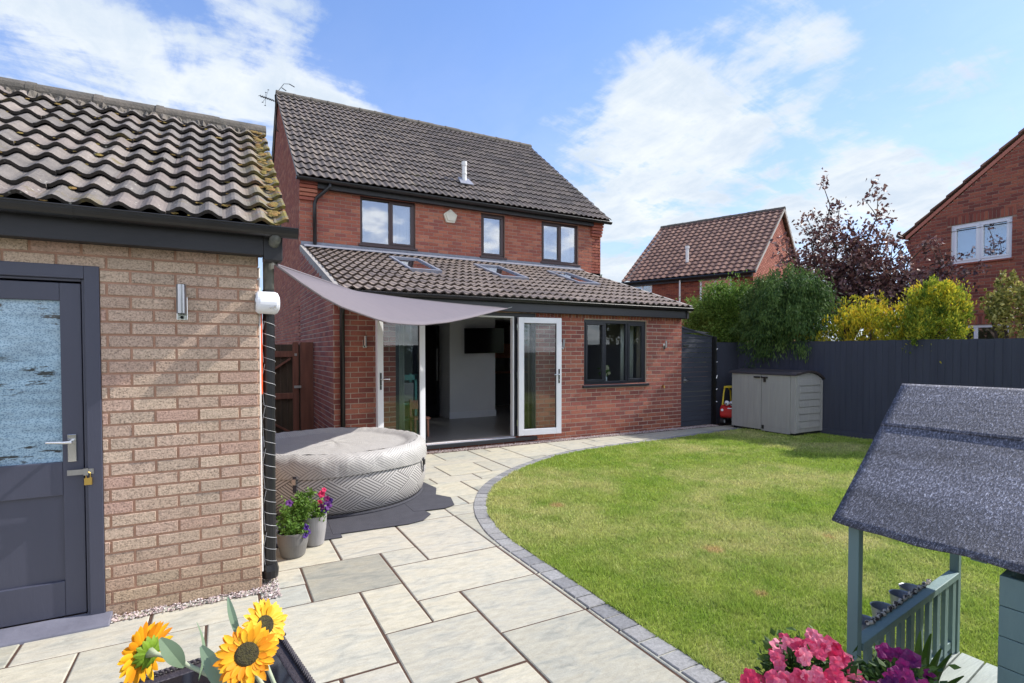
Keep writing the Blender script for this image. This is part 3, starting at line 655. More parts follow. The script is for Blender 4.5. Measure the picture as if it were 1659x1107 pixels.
for sg in (-1, 1):
    mb = MB(); n = 300; vs = []
    for i in range(n+1):
        x = -5.58+5.95*i/n
        for (o_, z_) in ((.07, -.01), (.10+random.uniform(0, .045), -.055+random.uniform(-.012, .02)), (.135+random.uniform(0, .07), -.105)): vs.append((x, 5.64+sg*o_, 3.645+z_-.01))
    mb.add(vs, [(3*i+a, 3*i+a+1, 3*i+a+4, 3*i+a+3) for i in range(n) for a in (0, 1)]); mb.build('ridge_bedding', 'ridge', GA)
# moss cushions
mo = MB()
def cushion(mb, c, r, nrm):
    nrm = Vector(nrm); vs = []; n = 9
    x = nrm.cross(Vector((0, 1, 0))).normalized(); y = nrm.cross(x)
    for l, (q, h) in enumerate(((1, 0), (.85, .22), (.5, .36), (0.01, .4))):
        for j in range(n):
            a = 6.283*j/n; k = r*q*random.uniform(.8, 1.2); vs.append(Vector(c)+x*math.cos(a)*k*1.2+y*math.sin(a)*k+nrm*(r*h*random.uniform(.7, 1.1)))
    mb.add(vs, [(l*n+j, l*n+(j+1) % n, (l+1)*n+(j+1) % n, (l+1)*n+j) for l in range(3) for j in range(n)])
NG = Vector((0, -1.285, 2.0)).normalized()
for i in range(10):
    for k in range(3):
        sgn = i*sl_len/10+random.uniform(.02, .2); x = .375-.075+random.uniform(-.03, .03); p = Vector((x, 3.64, 2.335))+S1*sgn+NG*.03; cushion(mo, p, random.uniform(.018, .034), NG)
for i in range(230):
    sgn = random.randint(0, 9)*sl_len/10+random.uniform(-.02, .03); x = .375-.08-.142*random.randint(0, 17)+random.uniform(-.045, .045); p = Vector((x, 3.64, 2.335))+S1*max(sgn, 0)+NG*.012; cushion(mo, p, random.uniform(.006, .02), NG)
mo.build('moss', 'moss', GA, smooth=True)['kind'] = 'stuff'
# fascia, soffit, gutter
s = MB(); s.box(GX0, .234, 3.70, 3.722, 2.157, 2.32); s.box(GX0, .234, 3.722, 3.84, 2.162, 2.175); s.build('fascia', 'black_timber', GA, bevel=.003)
def gutter(parent, a, b_, r=.056, name='gutter', m='black_plastic', brk=1.0, back=(0, 1, 0)):
    a = Vector(a); b_ = Vector(b_); U = (b_-a).normalized(); Bk = Vector(back); mb = MB(); n = 10
    for rr, flip in ((r, 0), (r-.006, 1)):
        vs = []
        for p in (a, b_):
            for j in range(n+1): t = math.pi*(1+j/n); vs.append(p+Bk*(-math.cos(t)*rr)*-1+Vector((0, 0, math.sin(t)*rr)))
        mb.add(vs, [(j, j+1, n+2+j, n+1+j) for j in range(n)])
    for p in (a, b_):
        vs = [p+Bk*(math.cos(math.pi*(1+j/n))*r)+Vector((0, 0, math.sin(math.pi*(1+j/n))*r)) for j in range(n+1)]; mb.add(vs+[p+Bk*r, p-Bk*r], [tuple(range(n+1))])
    k = int((b_-a).length/brk)
    for i in range(k+1):
        p = a+U*(.15+i*brk)
        if (p-a).length > (b_-a).length: break
        vs = []
        for q in (p-U*.014, p+U*.014):
            for j in range(n+1): t = math.pi*(1+j/n); vs.append(q+Bk*(math.cos(t)*(r+.004))+Vector((0, 0, math.sin(t)*(r+.004)+.001)))
        mb.add(vs, [(j, j+1, n+2+j, n+1+j) for j in range(n)])
    for q in (-1, 1): mb.tube([a+Bk*r*q*.97, b_+Bk*r*q*.97], .005, 6)
    return mb.build(name, m, parent, smooth=False)
gutter(GA, (GX0, 3.652, 2.336), (.43, 3.652, 2.322), .056, brk=.95)
s = MB(); s.tube([(.30, 3.652, 2.30), (.30, 3.652, 2.262), (.295, 3.72, 2.235), (.277, 3.88, 2.19), (.275, 3.90, 2.13), (.275, 3.90, 1.95)], .034, 12); s.build('downpipe', 'weathered_iron', GA, smooth=True)
s = MB(); s.tube([(.274, 3.90, 1.96), (.266, 3.90, .06)], .037, 14); s.lathe([(.05, 0), (.055, .05), (.045, .09)], (.266, 3.90, .04), 12)
dp = s.build('downpipe', 'black_plastic', GA, smooth=False)
s = MB(); pts = []
for i in range(420):
    t = i/420; a = t*2*math.pi*21; pts.append((.273-.007*t+.0405*math.cos(a), 3.90+.0405*math.sin(a), 1.80-1.66*t))
s.tube(pts, .0016, 4)
for k in range(6):
    z = 1.75-.28*k; s.tube([(.245, 3.87, z), (.226, 3.88, z-.1), (.238, 3.875, z-.27)], .0018, 4)
s.build('string_light_cable', 'cable', dp)
s = MB(); s.tube([(.216, 3.86, 2.1), (.216, 3.86, 1.5), (.216, 3.86, .1)], .007, 6); s.build('cable', 'white_paint', GA)
# bolt-on soffit end box
s = MB(); s.box(.235, .345, 3.70, 3.83, 2.13, 2.31); s.build('soffit_box', 'black_timber', GA, bevel=.004)
# garage door
s = MB(); fr = .07
s.fbox(Fg, -1.52, -1.46, .0, 2.04, -.1, .012); s.fbox(Fg, -.685, -.615, .0, 2.04, -.1, .012); s.fbox(Fg, -1.46, -.685, 1.965, 2.04, -.1, .012)
s.fbox(Fg, -.70, -.684, 0.02, 1.965, -.1, -.008); s.fbox(Fg, -1.46, -.70, 1.95, 1.966, -.1, -.008)
door = s.build('door', 'slate_paint', GA, bevel=.004)
s = MB()
for (a, b_, c, d_) in ((-1.452, -1.35, .05, 1.94), (-.80, -.705, .05, 1.94), (-1.35, -.80, 1.84, 1.94), (-1.35, -.80, .74, .93), (-1.35, -.80, .05, .25)): s.fbox(Fg, a, b_, c, d_, -.06, -.016)
s.build('leaf', 'slate_paint', door, bevel=.004)
s = MB(); s.fbox(Fg, -1.36, -.79, .24, .75, -.05, -.034); s.build('lower_panel', 'slate_paint', door)
s = MB(); s.fbox(Fg, -1.36, -.79, .92, 1.85, -.05, -.036); s.build('window_film', 'film', door)
s = MB(); s.hexa([Fg(-1.6, -.04, .13), Fg(-.58, -.04, .13), Fg(-.58, -.04, 0), Fg(-1.6, -.04, 0), Fg(-1.6, .012, .12), Fg(-.58, .012, .12), Fg(-.58, .045, -.02), Fg(-1.6, .045, -.02)]); s.build('threshold', 'sill_paint', door, bevel=.006)
s = MB(); s.fbox(Fg, -.775, -.735, .93, 1.085, -.016, -.004); s.tube([Fg(-.755, 1.045, -.004), Fg(-.755, 1.045, .04), Fg(-.79, 1.047, .045), Fg(-.86, 1.052, .045)], [.011, .011, .009, .007], 8); s.build('handle', 'chrome', door, bevel=.002)
s = MB(); s.fbox(Fg, -.775, -.655, .855, .885, .013, .018); s.fbox(Fg, -.70, -.68, .85, .89, .018, .026); s.build('hasp', 'steel', door)
s = MB(); s.fbox(Fg, -.698, -.662, .795, .835, .014, .03); s.tube([Fg(-.69, .833, .022), Fg(-.69, .86, .022), Fg(-.68, .868, .022), Fg(-.67, .86, .022), Fg(-.67, .833, .022)], .003, 6); s.build('padlock', 'brass', door, bevel=.003)
# reel, orange board
t = thing('clothes_line_reel', 'white drum shaped clothes line reel fixed on the downpipe at the brick corner', 'reel', (.262, 3.86, 1.80))
s = MB(); s.tube([(.19, 3.79, 1.868), (.20, 3.79, 1.868), (.205, 3.79, 1.868), (.30, 3.805, 1.868), (.318, 3.807, 1.868), (.326, 3.808, 1.868)], [.058, .067, .071, .073, .066, .05], 28); s.box(.24, .29, 3.81, 3.87, 1.84, 1.9); s.build('housing', 'white_upvc', t, smooth=False)
s = MB(); s.tube([(.186, 3.79, 1.868), (.191, 3.79, 1.868)], .05, 24); s.build('end_cap', 'steel', t)
s = MB(); s.tube([(.298, 3.734, 1.838), (.298, 3.728, 1.836)], .007, 8); s.tube([(.275, 3.734, 1.832), (.275, 3.728, 1.83)], .006, 8); s.build('button', 'chrome', t)
tag((lambda b_: b_)(MB().box(.212, .232, 3.86, 4.5, 1.27, 1.83).build('orange_board', 'orange_plastic', None, bevel=.006, org=(.222, 4.2, 1.27))), 'bright orange plastic board fixed on the outbuilding side wall just behind the downpipe', 'board')
def wall_lamp(F, u, zc, label, h=.2, r=.027):
    t = thing('wall_lamp', label, 'wall lamp', F(u, zc, 0), 'steel cylinder lamps on the walls')
    s = MB(); s.tube([F(u, zc-h*.36, .06), F(u, zc+h*.5, .06)], r, 20); s.build('lamp_tube', 'steel', t, smooth=False)
    s = MB(); s.fbox(F, u-.028, u+.03, zc-h*.55, zc+h*.15, .008, .016); s.fbox(F, u-.01, u+.01, zc-.02, zc+.02, .016, .04); s.build('back_plate', 'chrome', t, bevel=.003)
    for q_ in (zc-h*.36-.004, zc+h*.5+.001): s = MB(); s.tube([F(u, q_, .06), F(u, q_+.002, .06)], r*.8, 16); s.build('lens', 'dark_glass', t)
    s = MB(); s.tube([F(u, zc-h*.47, .016), F(u, zc-h*.47, .024)], .01, 10); s.build('sensor', 'dark_glass', t)
    return t
wall_lamp(Fg, -.213, 1.855, 'brushed steel cylinder lamp on the pale brick outbuilding wall, right of the door')

# ------------------------------------------------------------------ main house
HO = thing('house', 'two storey red brick house with grey tiled roof and single storey rear extension', 'house', (5.1, 11.4, 0))
X0, X1, YF, YM, YB = 1.38, 8.88, 7.82, 11.42, 19.4
EX1 = 8.13
Fe = frame((0, YF, 0), (1, 0, 0), (0, -1, 0)); Fm = frame((0, YM, 0), (1, 0, 0), (0, -1, 0)); Fl = frame((X0, 0, 0), (0, 1, 0), (-1, 0, 0))
Fr_ = frame((X1, 0, 0), (0, 1, 0), (1, 0, 0)); Fer = frame((EX1, 0, 0), (0, 1, 0), (1, 0, 0))
DOOR = (2.27, 4.71, .10, 2.19); WIN = (5.72, 7.20, .93, 2.12)
EZ = lambda y: 2.395 + (y-7.6)*.3205   # extension roof line
s = MB(); wall_slab(s, Fe, X0, EX1, -.05, 2.30, [DOOR, WIN], .28)
s.prism([(X0, YF+.28, -.05), (X0, YM, -.05), (X0, YM, EZ(YM)-.05), (X0, YF, EZ(YF)-.05), (X0, YF, 2.3), (X0, YF+.28, 2.3)], (.28, 0, 0)); s.prism([(EX1-.28, YF+.28, -.05), (EX1-.28, YM, -.05), (EX1-.28, YM, EZ(YM)-.05), (EX1-.28, YF, EZ(YF)-.05), (EX1-.28, YF, 2.3), (EX1-.28, YF+.28, 2.3)], (.28, 0, 0))
s.build('mortar', 'mortar_ext', HO)
s = MB(); bricks(s, Fe, X0, EX1, -.03, 2.14, [DOOR, WIN], d=.006); 
for a, b_ in ((X0, 2.27), (4.71, EX1)): soldiers(s, Fe, a, b_, 2.135, 2.24)
soldiers(s, Fe, 2.27, 4.71, 2.195, 2.24)
s.build('extension_wall', 'brick_ext', HO)
s = MB(); bricks(s, Fl, YF, YM, -.03, 3.6, urange=lambda z: (YF if z < 2.43 else 7.6+(z-2.395+.06)/.3205, YM), d=.006)
bricks(s, Fer, YF, YM, -.03, 3.6, urange=lambda z: (YF if z < 2.43 else 7.6+(z-2.395+.06)/.3205, YM), d=.006)
s.build('extension_side_wall', 'brick_ext', HO)
W1 = (2.575, 3.775, 3.80, 4.82); W2 = (5.375, 6.005, 3.78, 4.80); W3 = (7.04, 8.16, 3.78, 4.80)
s = MB(); wall_slab(s, Fm, X0, X1, 2.45, 4.98, [W1, W2, W3], .28)
s.prism([(X0, YM+.28, -.05), (X0, YB, -.05), (X0, YB, 5), (X0, 15.41, 8.2), (X0, YM+.28, 5)], (.28, 0, 0)); s.prism([(X1-.28, YM, -.05), (X1-.28, YB, -.05), (X1-.28, YB, 5), (X1-.28, 15.41, 8.2), (X1-.28, YM, 5)], (.28, 0, 0))
s.box(X0+.28, X1-.28, YB-.28, YB, -.05, 4.98)
s.build('mortar', 'mortar_red', HO)
s = MB(); s.box(X0+.3, EX1-.3, YM-.02, YM-.005, 2.44, 3.55); s.build('plaster', 'white_wall', HO)
s = MB(); bricks(s, Fm, X0, X1, 3.60, 4.98, [W1, W2, W3], d=.006); s.build('rear_wall', 'brick_red', HO)
gab = lambda z: (YM, YB) if z < 5.0 else (YM+(z-5.0)*1.236, YB-(z-5.0)*1.236)
s = MB(); bricks(s, Fl, YM, YB, -.03, 8.15, urange=gab, d=.006); bricks(s, Fr_, YM, YB, -.03, 8.15, urange=gab, d=.006); s.build('gable_wall', 'brick_red', HO)
# corbelled brick kneelers at the eaves
for xx0, xx1 in ((X0, X0+.33), (X1-.33, X1)):
    s = MB()
    for k in range(6): s.box(xx0-.008 if xx0 == X0 else xx0, xx1 if xx0 == X0 else xx1+.008, YM-.02-.022*k-.04, YM-.004, 4.56+.075*k+.005, 4.56+.075*(k+1)-.008)
    s.build('kneeler', 'brick_red', HO, bevel=.004)
# main roof
run = 15.4-11.17; rise = 8.30-4.97; sl_m = math.hypot(run, rise); S2 = Vector((0, run, rise)).normalized()
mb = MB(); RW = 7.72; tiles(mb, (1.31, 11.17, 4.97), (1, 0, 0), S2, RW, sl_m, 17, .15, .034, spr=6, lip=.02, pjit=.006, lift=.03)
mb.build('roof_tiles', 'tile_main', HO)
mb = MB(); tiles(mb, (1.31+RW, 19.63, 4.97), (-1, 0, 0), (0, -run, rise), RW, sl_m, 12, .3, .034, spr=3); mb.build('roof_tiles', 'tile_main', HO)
s = MB(); s.prism([(1.33, 11.2, 4.93), (1.33, 15.4, 8.24), (1.33, 19.6, 4.93), (1.33, 19.6, 4.955), (1.33, 15.4, 8.285), (1.33, 11.2, 4.955)], (RW-.04, 0, 0)); s.build('roof_deck', 'black_timber', HO)
ridge(HO, (1.31, 15.4, 8.27), (1.31+RW, 15.4, 8.27), .12, 8)
s = MB()
for x in (1.325, 1.31+RW-.04):
    s = MB(); s.prism([(x, 11.2, 4.90), (x, 15.4, 8.21), (x, 19.6, 4.90), (x, 19.6, 4.99), (x, 15.4, 8.29), (x, 11.2, 4.99)], (.025, 0, 0)); s.build('verge', 'verge_mortar', HO)
s = MB(); s.box(X0+.33, X1-.33, 11.27, 11.295, 4.80, 4.96); s.box(X0+.33, X1-.33, 11.295, 11.41, 4.81, 4.83); s.build('fascia', 'black_timber', HO)
gutter(HO, (1.30, 11.19, 4.95), (9.05, 11.19, 4.93), .058, brk=1.0)
s = MB(); s.tube([(1.93, 11.19, 4.9), (1.93, 11.19, 4.83), (1.70, 11.34, 4.62), (1.66, 11.355, 4.5), (1.66, 11.355, 3.68)], .036, 10); s.build('downpipe', 'black_plastic', HO, smooth=True)
s = MB(); s.tube([(1.36, 19.3, 4.7), (1.33, 19.3, .1)], .035, 8); s.build('downpipe', 'black_plastic', HO, smooth=True)
window(Fm, *W1, [3.22], 'brown_upvc', HO, openers=(1,)); window(Fm, *W2, [], 'brown_upvc', HO, openers=(0,)); window(Fm, *W3, [7.63], 'brown_upvc', HO, openers=(0,))
# bedroom shells so the panes show a room
s = MB(); s.box(X0+.3, X1-.3, YM+.3, YM+4, 2.70, 2.78); s.box(X0+.3, X1-.3, YM+4, YM+4.1, 2.78, 4.98); s.box(X0+.3, X1-.3, YM+.3, YM+4, 4.98, 5.02)
for x in (4.3, 6.5): s.box(x, x+.1, YM+.3, YM+4, 2.78, 4.98)
s.build('bedroom_walls', 'white_wall', HO)
curtain(Fm, 3.42, 3.70, 3.78, 4.8, -.33, 'pale curtain at the right of the widest upstairs window'); curtain(Fm, 2.62, 2.74, 3.78, 4.8, -.33, 'narrow pale curtain at the left of the widest upstairs window')
curtain(Fm, 7.10, 7.38, 3.78, 4.8, -.33, 'pale curtain at the left of the upstairs window nearest the house corner'); curtain(Fm, 7.85, 8.10, 3.78, 4.8, -.33, 'pale curtain at the right of the upstairs window nearest the house corner')
# alarm box, flue, aerial
al = [(0, .155), (.165, .03), (.10, -.15), (-.10, -.15), (-.165, .03)]
s = MB(); s.prism([Fm(4.585+a, 4.61+b_, .01) for a, b_ in al], (0, -.05, 0)); s.prism([Fm(4.585+a*.75, 4.61+b_*.75, .06) for a, b_ in al], (0, -.02, 0)); s.build('alarm_box', 'cream_plastic', HO, bevel=.006)
s = MB(); s.tube([(5.17, 11.93, 5.52), (5.17, 11.93, 6.06)], .055, 16); s.tube([(5.17, 11.93, 5.80), (5.17, 11.93, 5.83)], .064, 16); s.tube([(5.17, 11.93, 6.0), (5.17, 11.93, 6.10)], .066, 16)
fl = s.build('flue', 'white_paint', HO, smooth=False)
s = MB(); 
o_ = Vector((5.17, 11.9, 5.59)); n_ = Vector((0, -rise, run)).normalized()
s.hexa([o_+Vector((-.17, 0, 0))-S2*.17+n_*.03, o_+Vector((.17, 0, 0))-S2*.17+n_*.03, o_+Vector((.14, 0, 0))+S2*.16+n_*.03, o_+Vector((-.14, 0, 0))+S2*.16+n_*.03, o_+Vector((-.17, 0, 0))-S2*.17+n_*.05, o_+Vector((.17, 0, 0))-S2*.17+n_*.05, o_+Vector((.14, 0, 0))+S2*.16+n_*.06, o_+Vector((-.14, 0, 0))+S2*.16+n_*.06]); s.build('flue_flashing', 'flashing', fl)
s = MB(); ax = Vector((1.25, 15.5, 8.13)); s.tube([(1.42, 15.5, 7.3), (1.33, 15.5, 7.4), (1.30, 15.5, 8.3)], .014, 6); s.tube([ax+Vector((-.32, -.2, -.02)), ax+Vector((.1, .05, .02))], .011, 6)
for k in range(7):
    c = ax+Vector((-.30+.05*k, -.19+.03*k, -.018+.005*k)); s.tube([c+Vector((0, 0, .03)), c+Vector((-.05, .09, .03))], .006, 5); s.tube([c+Vector((0, 0, -.03)), c+Vector((.05, -.09, -.03))], .006, 5)
for dx, dz in ((-.12, .2), (-.18, .12), (-.26, -.15), (-.2, -.22)): s.tube([ax+Vector((-.18, -.1, 0)), ax+Vector((dx, -.15, dz))], .004, 4); s.tube([ax+Vector((dx-.02, -.15, dz)), ax+Vector((dx+.02, -.15, dz))], .009, 5)
s.tube([(1.30, 15.5, 8.3), (1.5, 15.3, 8.55), (1.62, 15.2, 8.53)], .007, 5); s.tube([(1.45, 15.35, 8.46), (1.56, 15.35, 8.40)], .012, 5); s.tube([(1.62, 15.2, 8.53), (1.75, 15.2, 8.48)], .012, 5)
s.build('aerial', 'black_plastic', HO)
# ------------------------------------------------------------------ extension roof
S3 = Vector((0, 3.8, 1.218)).normalized(); sl_e = math.hypot(3.8, 1.218); ex0, ex1 = 1.44, 8.10
sy = lambda y: (y-7.6)/3.8*sl_e
RL = [(3.02, 3.55, 9.40, 10.72), (4.87, 5.40, 9.35, 10.56), (6.69, 7.08, 9.30, 10.45)]
RL = [(3.03, 3.55, 9.42, 10.66), (4.86, 5.38, 9.36, 10.58), (6.66, 7.12, 9.30, 10.46)]
hol = [(a-ex0-.04, b_-ex0+.04, sy(c)-.05, sy(d)+.05) for a, b_, c, d in RL]
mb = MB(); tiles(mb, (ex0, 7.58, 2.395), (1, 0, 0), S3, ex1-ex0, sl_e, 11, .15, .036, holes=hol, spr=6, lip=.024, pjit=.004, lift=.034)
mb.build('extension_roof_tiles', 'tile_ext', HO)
def sloped_slab(mb, x0, x1, y0, y1, ops, off, t):
    xs = sorted({x0, x1, *[o[0] for o in ops], *[o[1] for o in ops]}); ys = sorted({y0, y1, *[o[2] for o in ops], *[o[3] for o in ops]}); nn = Vector((0, -1.218, 3.8)).normalized()
    pt = lambda x, y, o: Vector((x, y, 2.395+(y-7.6)*.3205))+nn*o
    for i in range(len(xs)-1):
        for j in range(len(ys)-1):
            cx_, cy_ = (xs[i]+xs[i+1])/2, (ys[j]+ys[j+1])/2
            if any(o[0] < cx_ < o[1] and o[2] < cy_ < o[3] for o in ops): continue
            mb.hexa([pt(xs[i], ys[j], off-t), pt(xs[i+1], ys[j], off-t), pt(xs[i+1], ys[j+1], off-t), pt(xs[i], ys[j+1], off-t), pt(xs[i], ys[j], off), pt(xs[i+1], ys[j], off), pt(xs[i+1], ys[j+1], off), pt(xs[i], ys[j+1], off)])
    return pt
s = MB(); pt = sloped_slab(s, ex0+.02, ex1-.02, 7.70, 11.4, RL, -.005, .12); s.build('extension_roof_deck', 'white_wall', HO)
for (a, b_, c, d) in RL:
    s = MB(); e = .055
    def ring(x0, x1, y0, y1): s.hexa([pt(x0, y0, -.1), pt(x1, y0, -.1), pt(x1, y1, -.1), pt(x0, y1, -.1), pt(x0, y0, .085), pt(x1, y0, .085), pt(x1, y1, .085), pt(x0, y1, .085)])
    ring(a-e, b_+e, c-e, c); ring(a-e, b_+e, d, d+e); ring(a-e, a, c, d); ring(b_, b_+e, c, d)
    f_ = s.build('rooflight', 'flashing', HO, bevel=.004)
    s = MB(); s.hexa([pt(a, c, .05), pt(b_, c, .05), pt(b_, d, .05), pt(a, d, .05), pt(a, c, .057), pt(b_, c, .057), pt(b_, d, .057), pt(a, d, .057)]); s.build('pane', 'glass_roof', f_)
s = MB(); s.hexa([pt(ex0, 11.2, .062), pt(ex1+.08, 11.2, .062), pt(ex1+.08, 11.42, .075), pt(ex0, 11.42, .075), pt(ex0, 11.2, .07), pt(ex1+.08, 11.2, .07), pt(ex1+.08, 11.42, .084), pt(ex0, 11.42, .084)])
s.box(ex0-.04, ex1+.12, 11.395, 11.41, 3.60, 3.745); s.build('flashing', 'flashing', HO)
s = MB()
for x in (1.375, ex1):
    s = MB(); s.hexa([pt(x, 7.58, -.08), pt(x+.065, 7.58, -.08), pt(x+.065, 11.4, -.08), pt(x, 11.4, -.08), pt(x, 7.58, .05), pt(x+.065, 7.58, .05), pt(x+.065, 11.4, .05), pt(x, 11.4, .05)]); s.build('extension_verge', 'verge_mortar', HO)
s = MB(); s.box(1.385, 8.12, 7.66, 7.685, 2.195, 2.385); s.box(1.385, 8.12, 7.685, 7.815, 2.2, 2.215); s.build('extension_fascia', 'dark_upvc', HO, bevel=.003)
s = MB(); s.box(8.09, 8.14, 7.64, 7.82, 2.19, 2.42); s.box(8.0, 8.16, 7.58, 7.6, 2.37, 2.4); s.build('fascia_end', 'black_timber', HO)
gutter(HO, (1.42, 7.60, 2.392), (8.18, 7.60, 2.385), .05, brk=1.1)
s = MB(); s.tube([(1.52, 7.6, 2.35), (1.52, 7.6, 2.27), (1.49, 7.74, 2.14), (1.49, 7.765, 2.05), (1.49, 7.765, .02)], .034, 12); s.build('downpipe', 'black_plastic', HO, smooth=True)
# ground floor window in the extension
wf = window(Fe, *WIN, [6.215, 6.74], 'dark_upvc', HO, d=-.03, pane='glass', openers=(0, 2), fw=.06)
# ------------------------------------------------------------------ french doors with side lights
s = MB(); dz0, dz1 = .10, 2.19
s.fbox(Fe, 2.27, 2.33, dz0, dz1, -.12, -.02); s.fbox(Fe, 4.65, 4.71, dz0, dz1, -.12, -.02); s.fbox(Fe, 2.33, 4.65, dz1-.06, dz1, -.12, -.02)
for x in (2.71, 4.335): s.fbox(Fe, x-.035, x+.035, dz0, dz1-.06, -.12, -.02)
s.fbox(Fe, 2.27, 4.71, dz0-.06, dz0+.0, -.14, .06); s.fbox(Fe, 2.33, 2.675, dz0, dz0+.06, -.12, -.022); s.fbox(Fe, 4.37, 4.65, dz0, dz0+.06, -.12, -.022)
df = s.build('door_frame', 'dark_upvc', HO, bevel=.004)
s = MB(); s.fbox(Fe, 2.745, 4.30, dz0+.001, dz0+.012, -.10, .02); s.fbox(Fe, 4.275, 4.299, dz0+.02, dz1-.06, -.11, -.025); s.fbox(Fe, 2.746, 4.299, dz1-.085, dz1-.061, -.11, -.03); s.build('threshold', 'white_upvc', df)
for a, b_ in ((2.33, 2.675), (4.37, 4.65)): s = MB(); s.fbox(Fe, a, b_, dz0+.06, dz1-.06, -.07, -.062); s.build('side_light', 'glass', df)
def leaf(hx, ang, sgn):
    # hinged at (hx, front face), leaf extends by .80 m; ang = opening from the wall plane
    d_ = Vector((-sgn*math.cos(ang), -math.sin(ang), 0)); nn = Vector((sgn*-math.sin(ang), math.cos(ang)*1, 0)); nn = Vector((d_.y, -d_.x, 0)); 
    if nn.y > 0: nn = -nn
    F = frame((hx, YF-.045, 0), d_, nn); W_ = .80; z0, z1 = dz0+.03, dz1-.075; st = .095
    s = MB(); s.fbox(F, 0, st, z0, z1, -.03, .03); s.fbox(F, W_-st, W_, z0, z1, -.03, .03); s.fbox(F, st, W_-st, z1-st, z1, -.03, .03); s.fbox(F, st, W_-st, z0, z0+st+.01, -.03, .03)
    o = s.build('door', 'white_upvc', HO, bevel=.005)
    s = MB(); s.fbox(F, st, W_-st, z0+st, z1-st, -.005, .005); s.build('pane', 'glass', o)
    s = MB(); 
    for k in ((st, st+.008, z0+st, z1-st), (W_-st-.008, W_-st, z0+st, z1-st), (st, W_-st, z1-st-.008, z1-st), (st, W_-st, z0+st, z0+st+.018)): s.fbox(F, *k, -.012, .012)
    s.build('glazing_seal', 'dark_upvc', o)
    s = MB(); s.fbox(F, W_-.062, W_-.036, 1.0, 1.24, .03, .036); s.build('lock_plate', 'black_plastic', o)
    s = MB(); s.tube([F(W_-.049, 1.15, .036), F(W_-.049, 1.15, .075), F(W_-.09, 1.15, .08), F(W_-.17, 1.148, .08)], [.010, .009, .008, .007], 8); s.tube([F(W_-.049, 1.06, .036), F(W_-.049, 1.06, .042)], .012, 10)
    s.build('handle', 'chrome', o)
    s = MB()
    for z in (.35, 1.15, 1.95): s.tube([F(-.012, z-.05, -.01), F(-.012, z+.05, -.01)], .011, 8)
    s.build('hinge', 'chrome', o)
    return o
leaf(2.70, R_(14), 1); L2 = leaf(4.34, R_(6), -1)
# ------------------------------------------------------------------ room inside
s = MB(); s.box(X0+.28, EX1-.28, YF+.28, YM+3.6, .02, .10); s.build('floor', 'floor_tile', HO)
s = MB(); s.box(X0+.285, X1-.285, YM+3.5, YM+3.6, .1, 2.45); s.build('room_back_wall', 'grey_room', HO)
s = MB(); s.box(X0+.285, EX1-.285, YM+.01, YM+3.5, 2.40, 2.44); s.box(X0+.285, EX1-.285, YM, YM+.28, 2.3, 2.44); s.build('ceiling', 'white_wall', HO)
s = MB(); s.box(X0+.281, X0+.30, YF+.281, YM+3.5, .1, 2.35); s.box(EX1-.30, EX1-.281, YF+.281, YM+3.5, .1, 2.35); s.build('room_side_wall', 'grey_room', HO)
s = MB(); s.box(4.25, 5.33, 10.6, 11.6, .1, 2.9); pw = s.build('white_pier', 'white_wall', HO, bevel=.004)
s = MB(); s.box(4.235, 5.345, 10.583, 10.599, .1, .24); s.build('skirting', 'white_upvc', pw)
s = MB(); s.box(5.34, 8.0, 13.2, 13.22, 1.35, 1.75); s.build('splashback', 'orange_wall', HO)
t = thing('television', 'black television tilted on the white pier inside the open doors', 'television', (4.95, 10.45, 1.5))
s = MB(); ang = R_(18)
c_ = Vector((4.95, 10.36, 1.77)); ux = Vector((math.cos(ang), -math.sin(ang)*.3, .02)).normalized(); uz = Vector((-.03, -.06, 1)).normalized(); un = ux.cross(uz)
Q = lambda a, b_, d: c_+ux*a+uz*b_+un*d
s.hexa([Q(-.45, -.27, -.02), Q(.45, -.27, -.02), Q(.45, -.27, .02), Q(-.45, -.27, .02), Q(-.45, .27, -.02), Q(.45, .27, -.02), Q(.45, .27, .02), Q(-.45, .27, .02)]); s.build('screen', 'screen', t, bevel=.006)
s = MB(); s.box(4.85, 5.05, 10.38, 10.6, 1.70, 1.85); s.build('bracket', 'black_plastic', t)
t = thing('fridge', 'tall black fridge standing left of the white pier indoors', 'fridge', (3.95, 11.3, .1)); s = MB(); s.box(3.72, 4.17, 11.0, 11.6, .1, 2.1); s.build('body', 'screen', t, bevel=.01); s = MB(); s.box(4.10, 4.12, 10.97, 10.998, .9, 1.6); s.build('handle', 'steel', t)
t = thing('kitchen_unit', 'dark kitchen worktop unit right of the white pier indoors', 'kitchen unit', (6.3, 12.8, .1)); s = MB(); s.box(5.4, 7.4, 12.6, 13.19, .1, .95); s.build('cabinet', 'dark_room', t, bevel=.005); s = MB(); s.box(5.38, 7.42, 12.56, 13.19, .951, .99); s.build('worktop', 'gate_wood', t)
MT['teal'] = mat('teal', (.06, .28, .25), None, 4, .5)
t = thing('play_kitchen', 'small teal wooden play kitchen behind the left glass side panel', 'toy', (2.72, 9.0, .1)); s = MB()
for x in (2.5, 2.92): 
    for y in (8.9, 9.2): s.box(x, x+.04, y, y+.04, .1, 1.15)
s.build('leg', 'teal', t); s = MB(); s.box(2.5, 2.96, 8.9, 9.24, .62, .66); s.box(2.5, 2.96, 8.9, 9.24, .35, .38); s.box(2.5, 2.96, 8.9, 8.92, 1.05, 1.14); s.build('shelf', 'teal', t)
s = MB(); s.box(2.56, 2.9, 8.91, 9.2, .68, 1.0); s.build('oven', 'grey_room', t)
t = thing('toy_chair', 'small reddish wooden chair just inside the left door leaf', 'chair', (2.95, 8.75, .1))
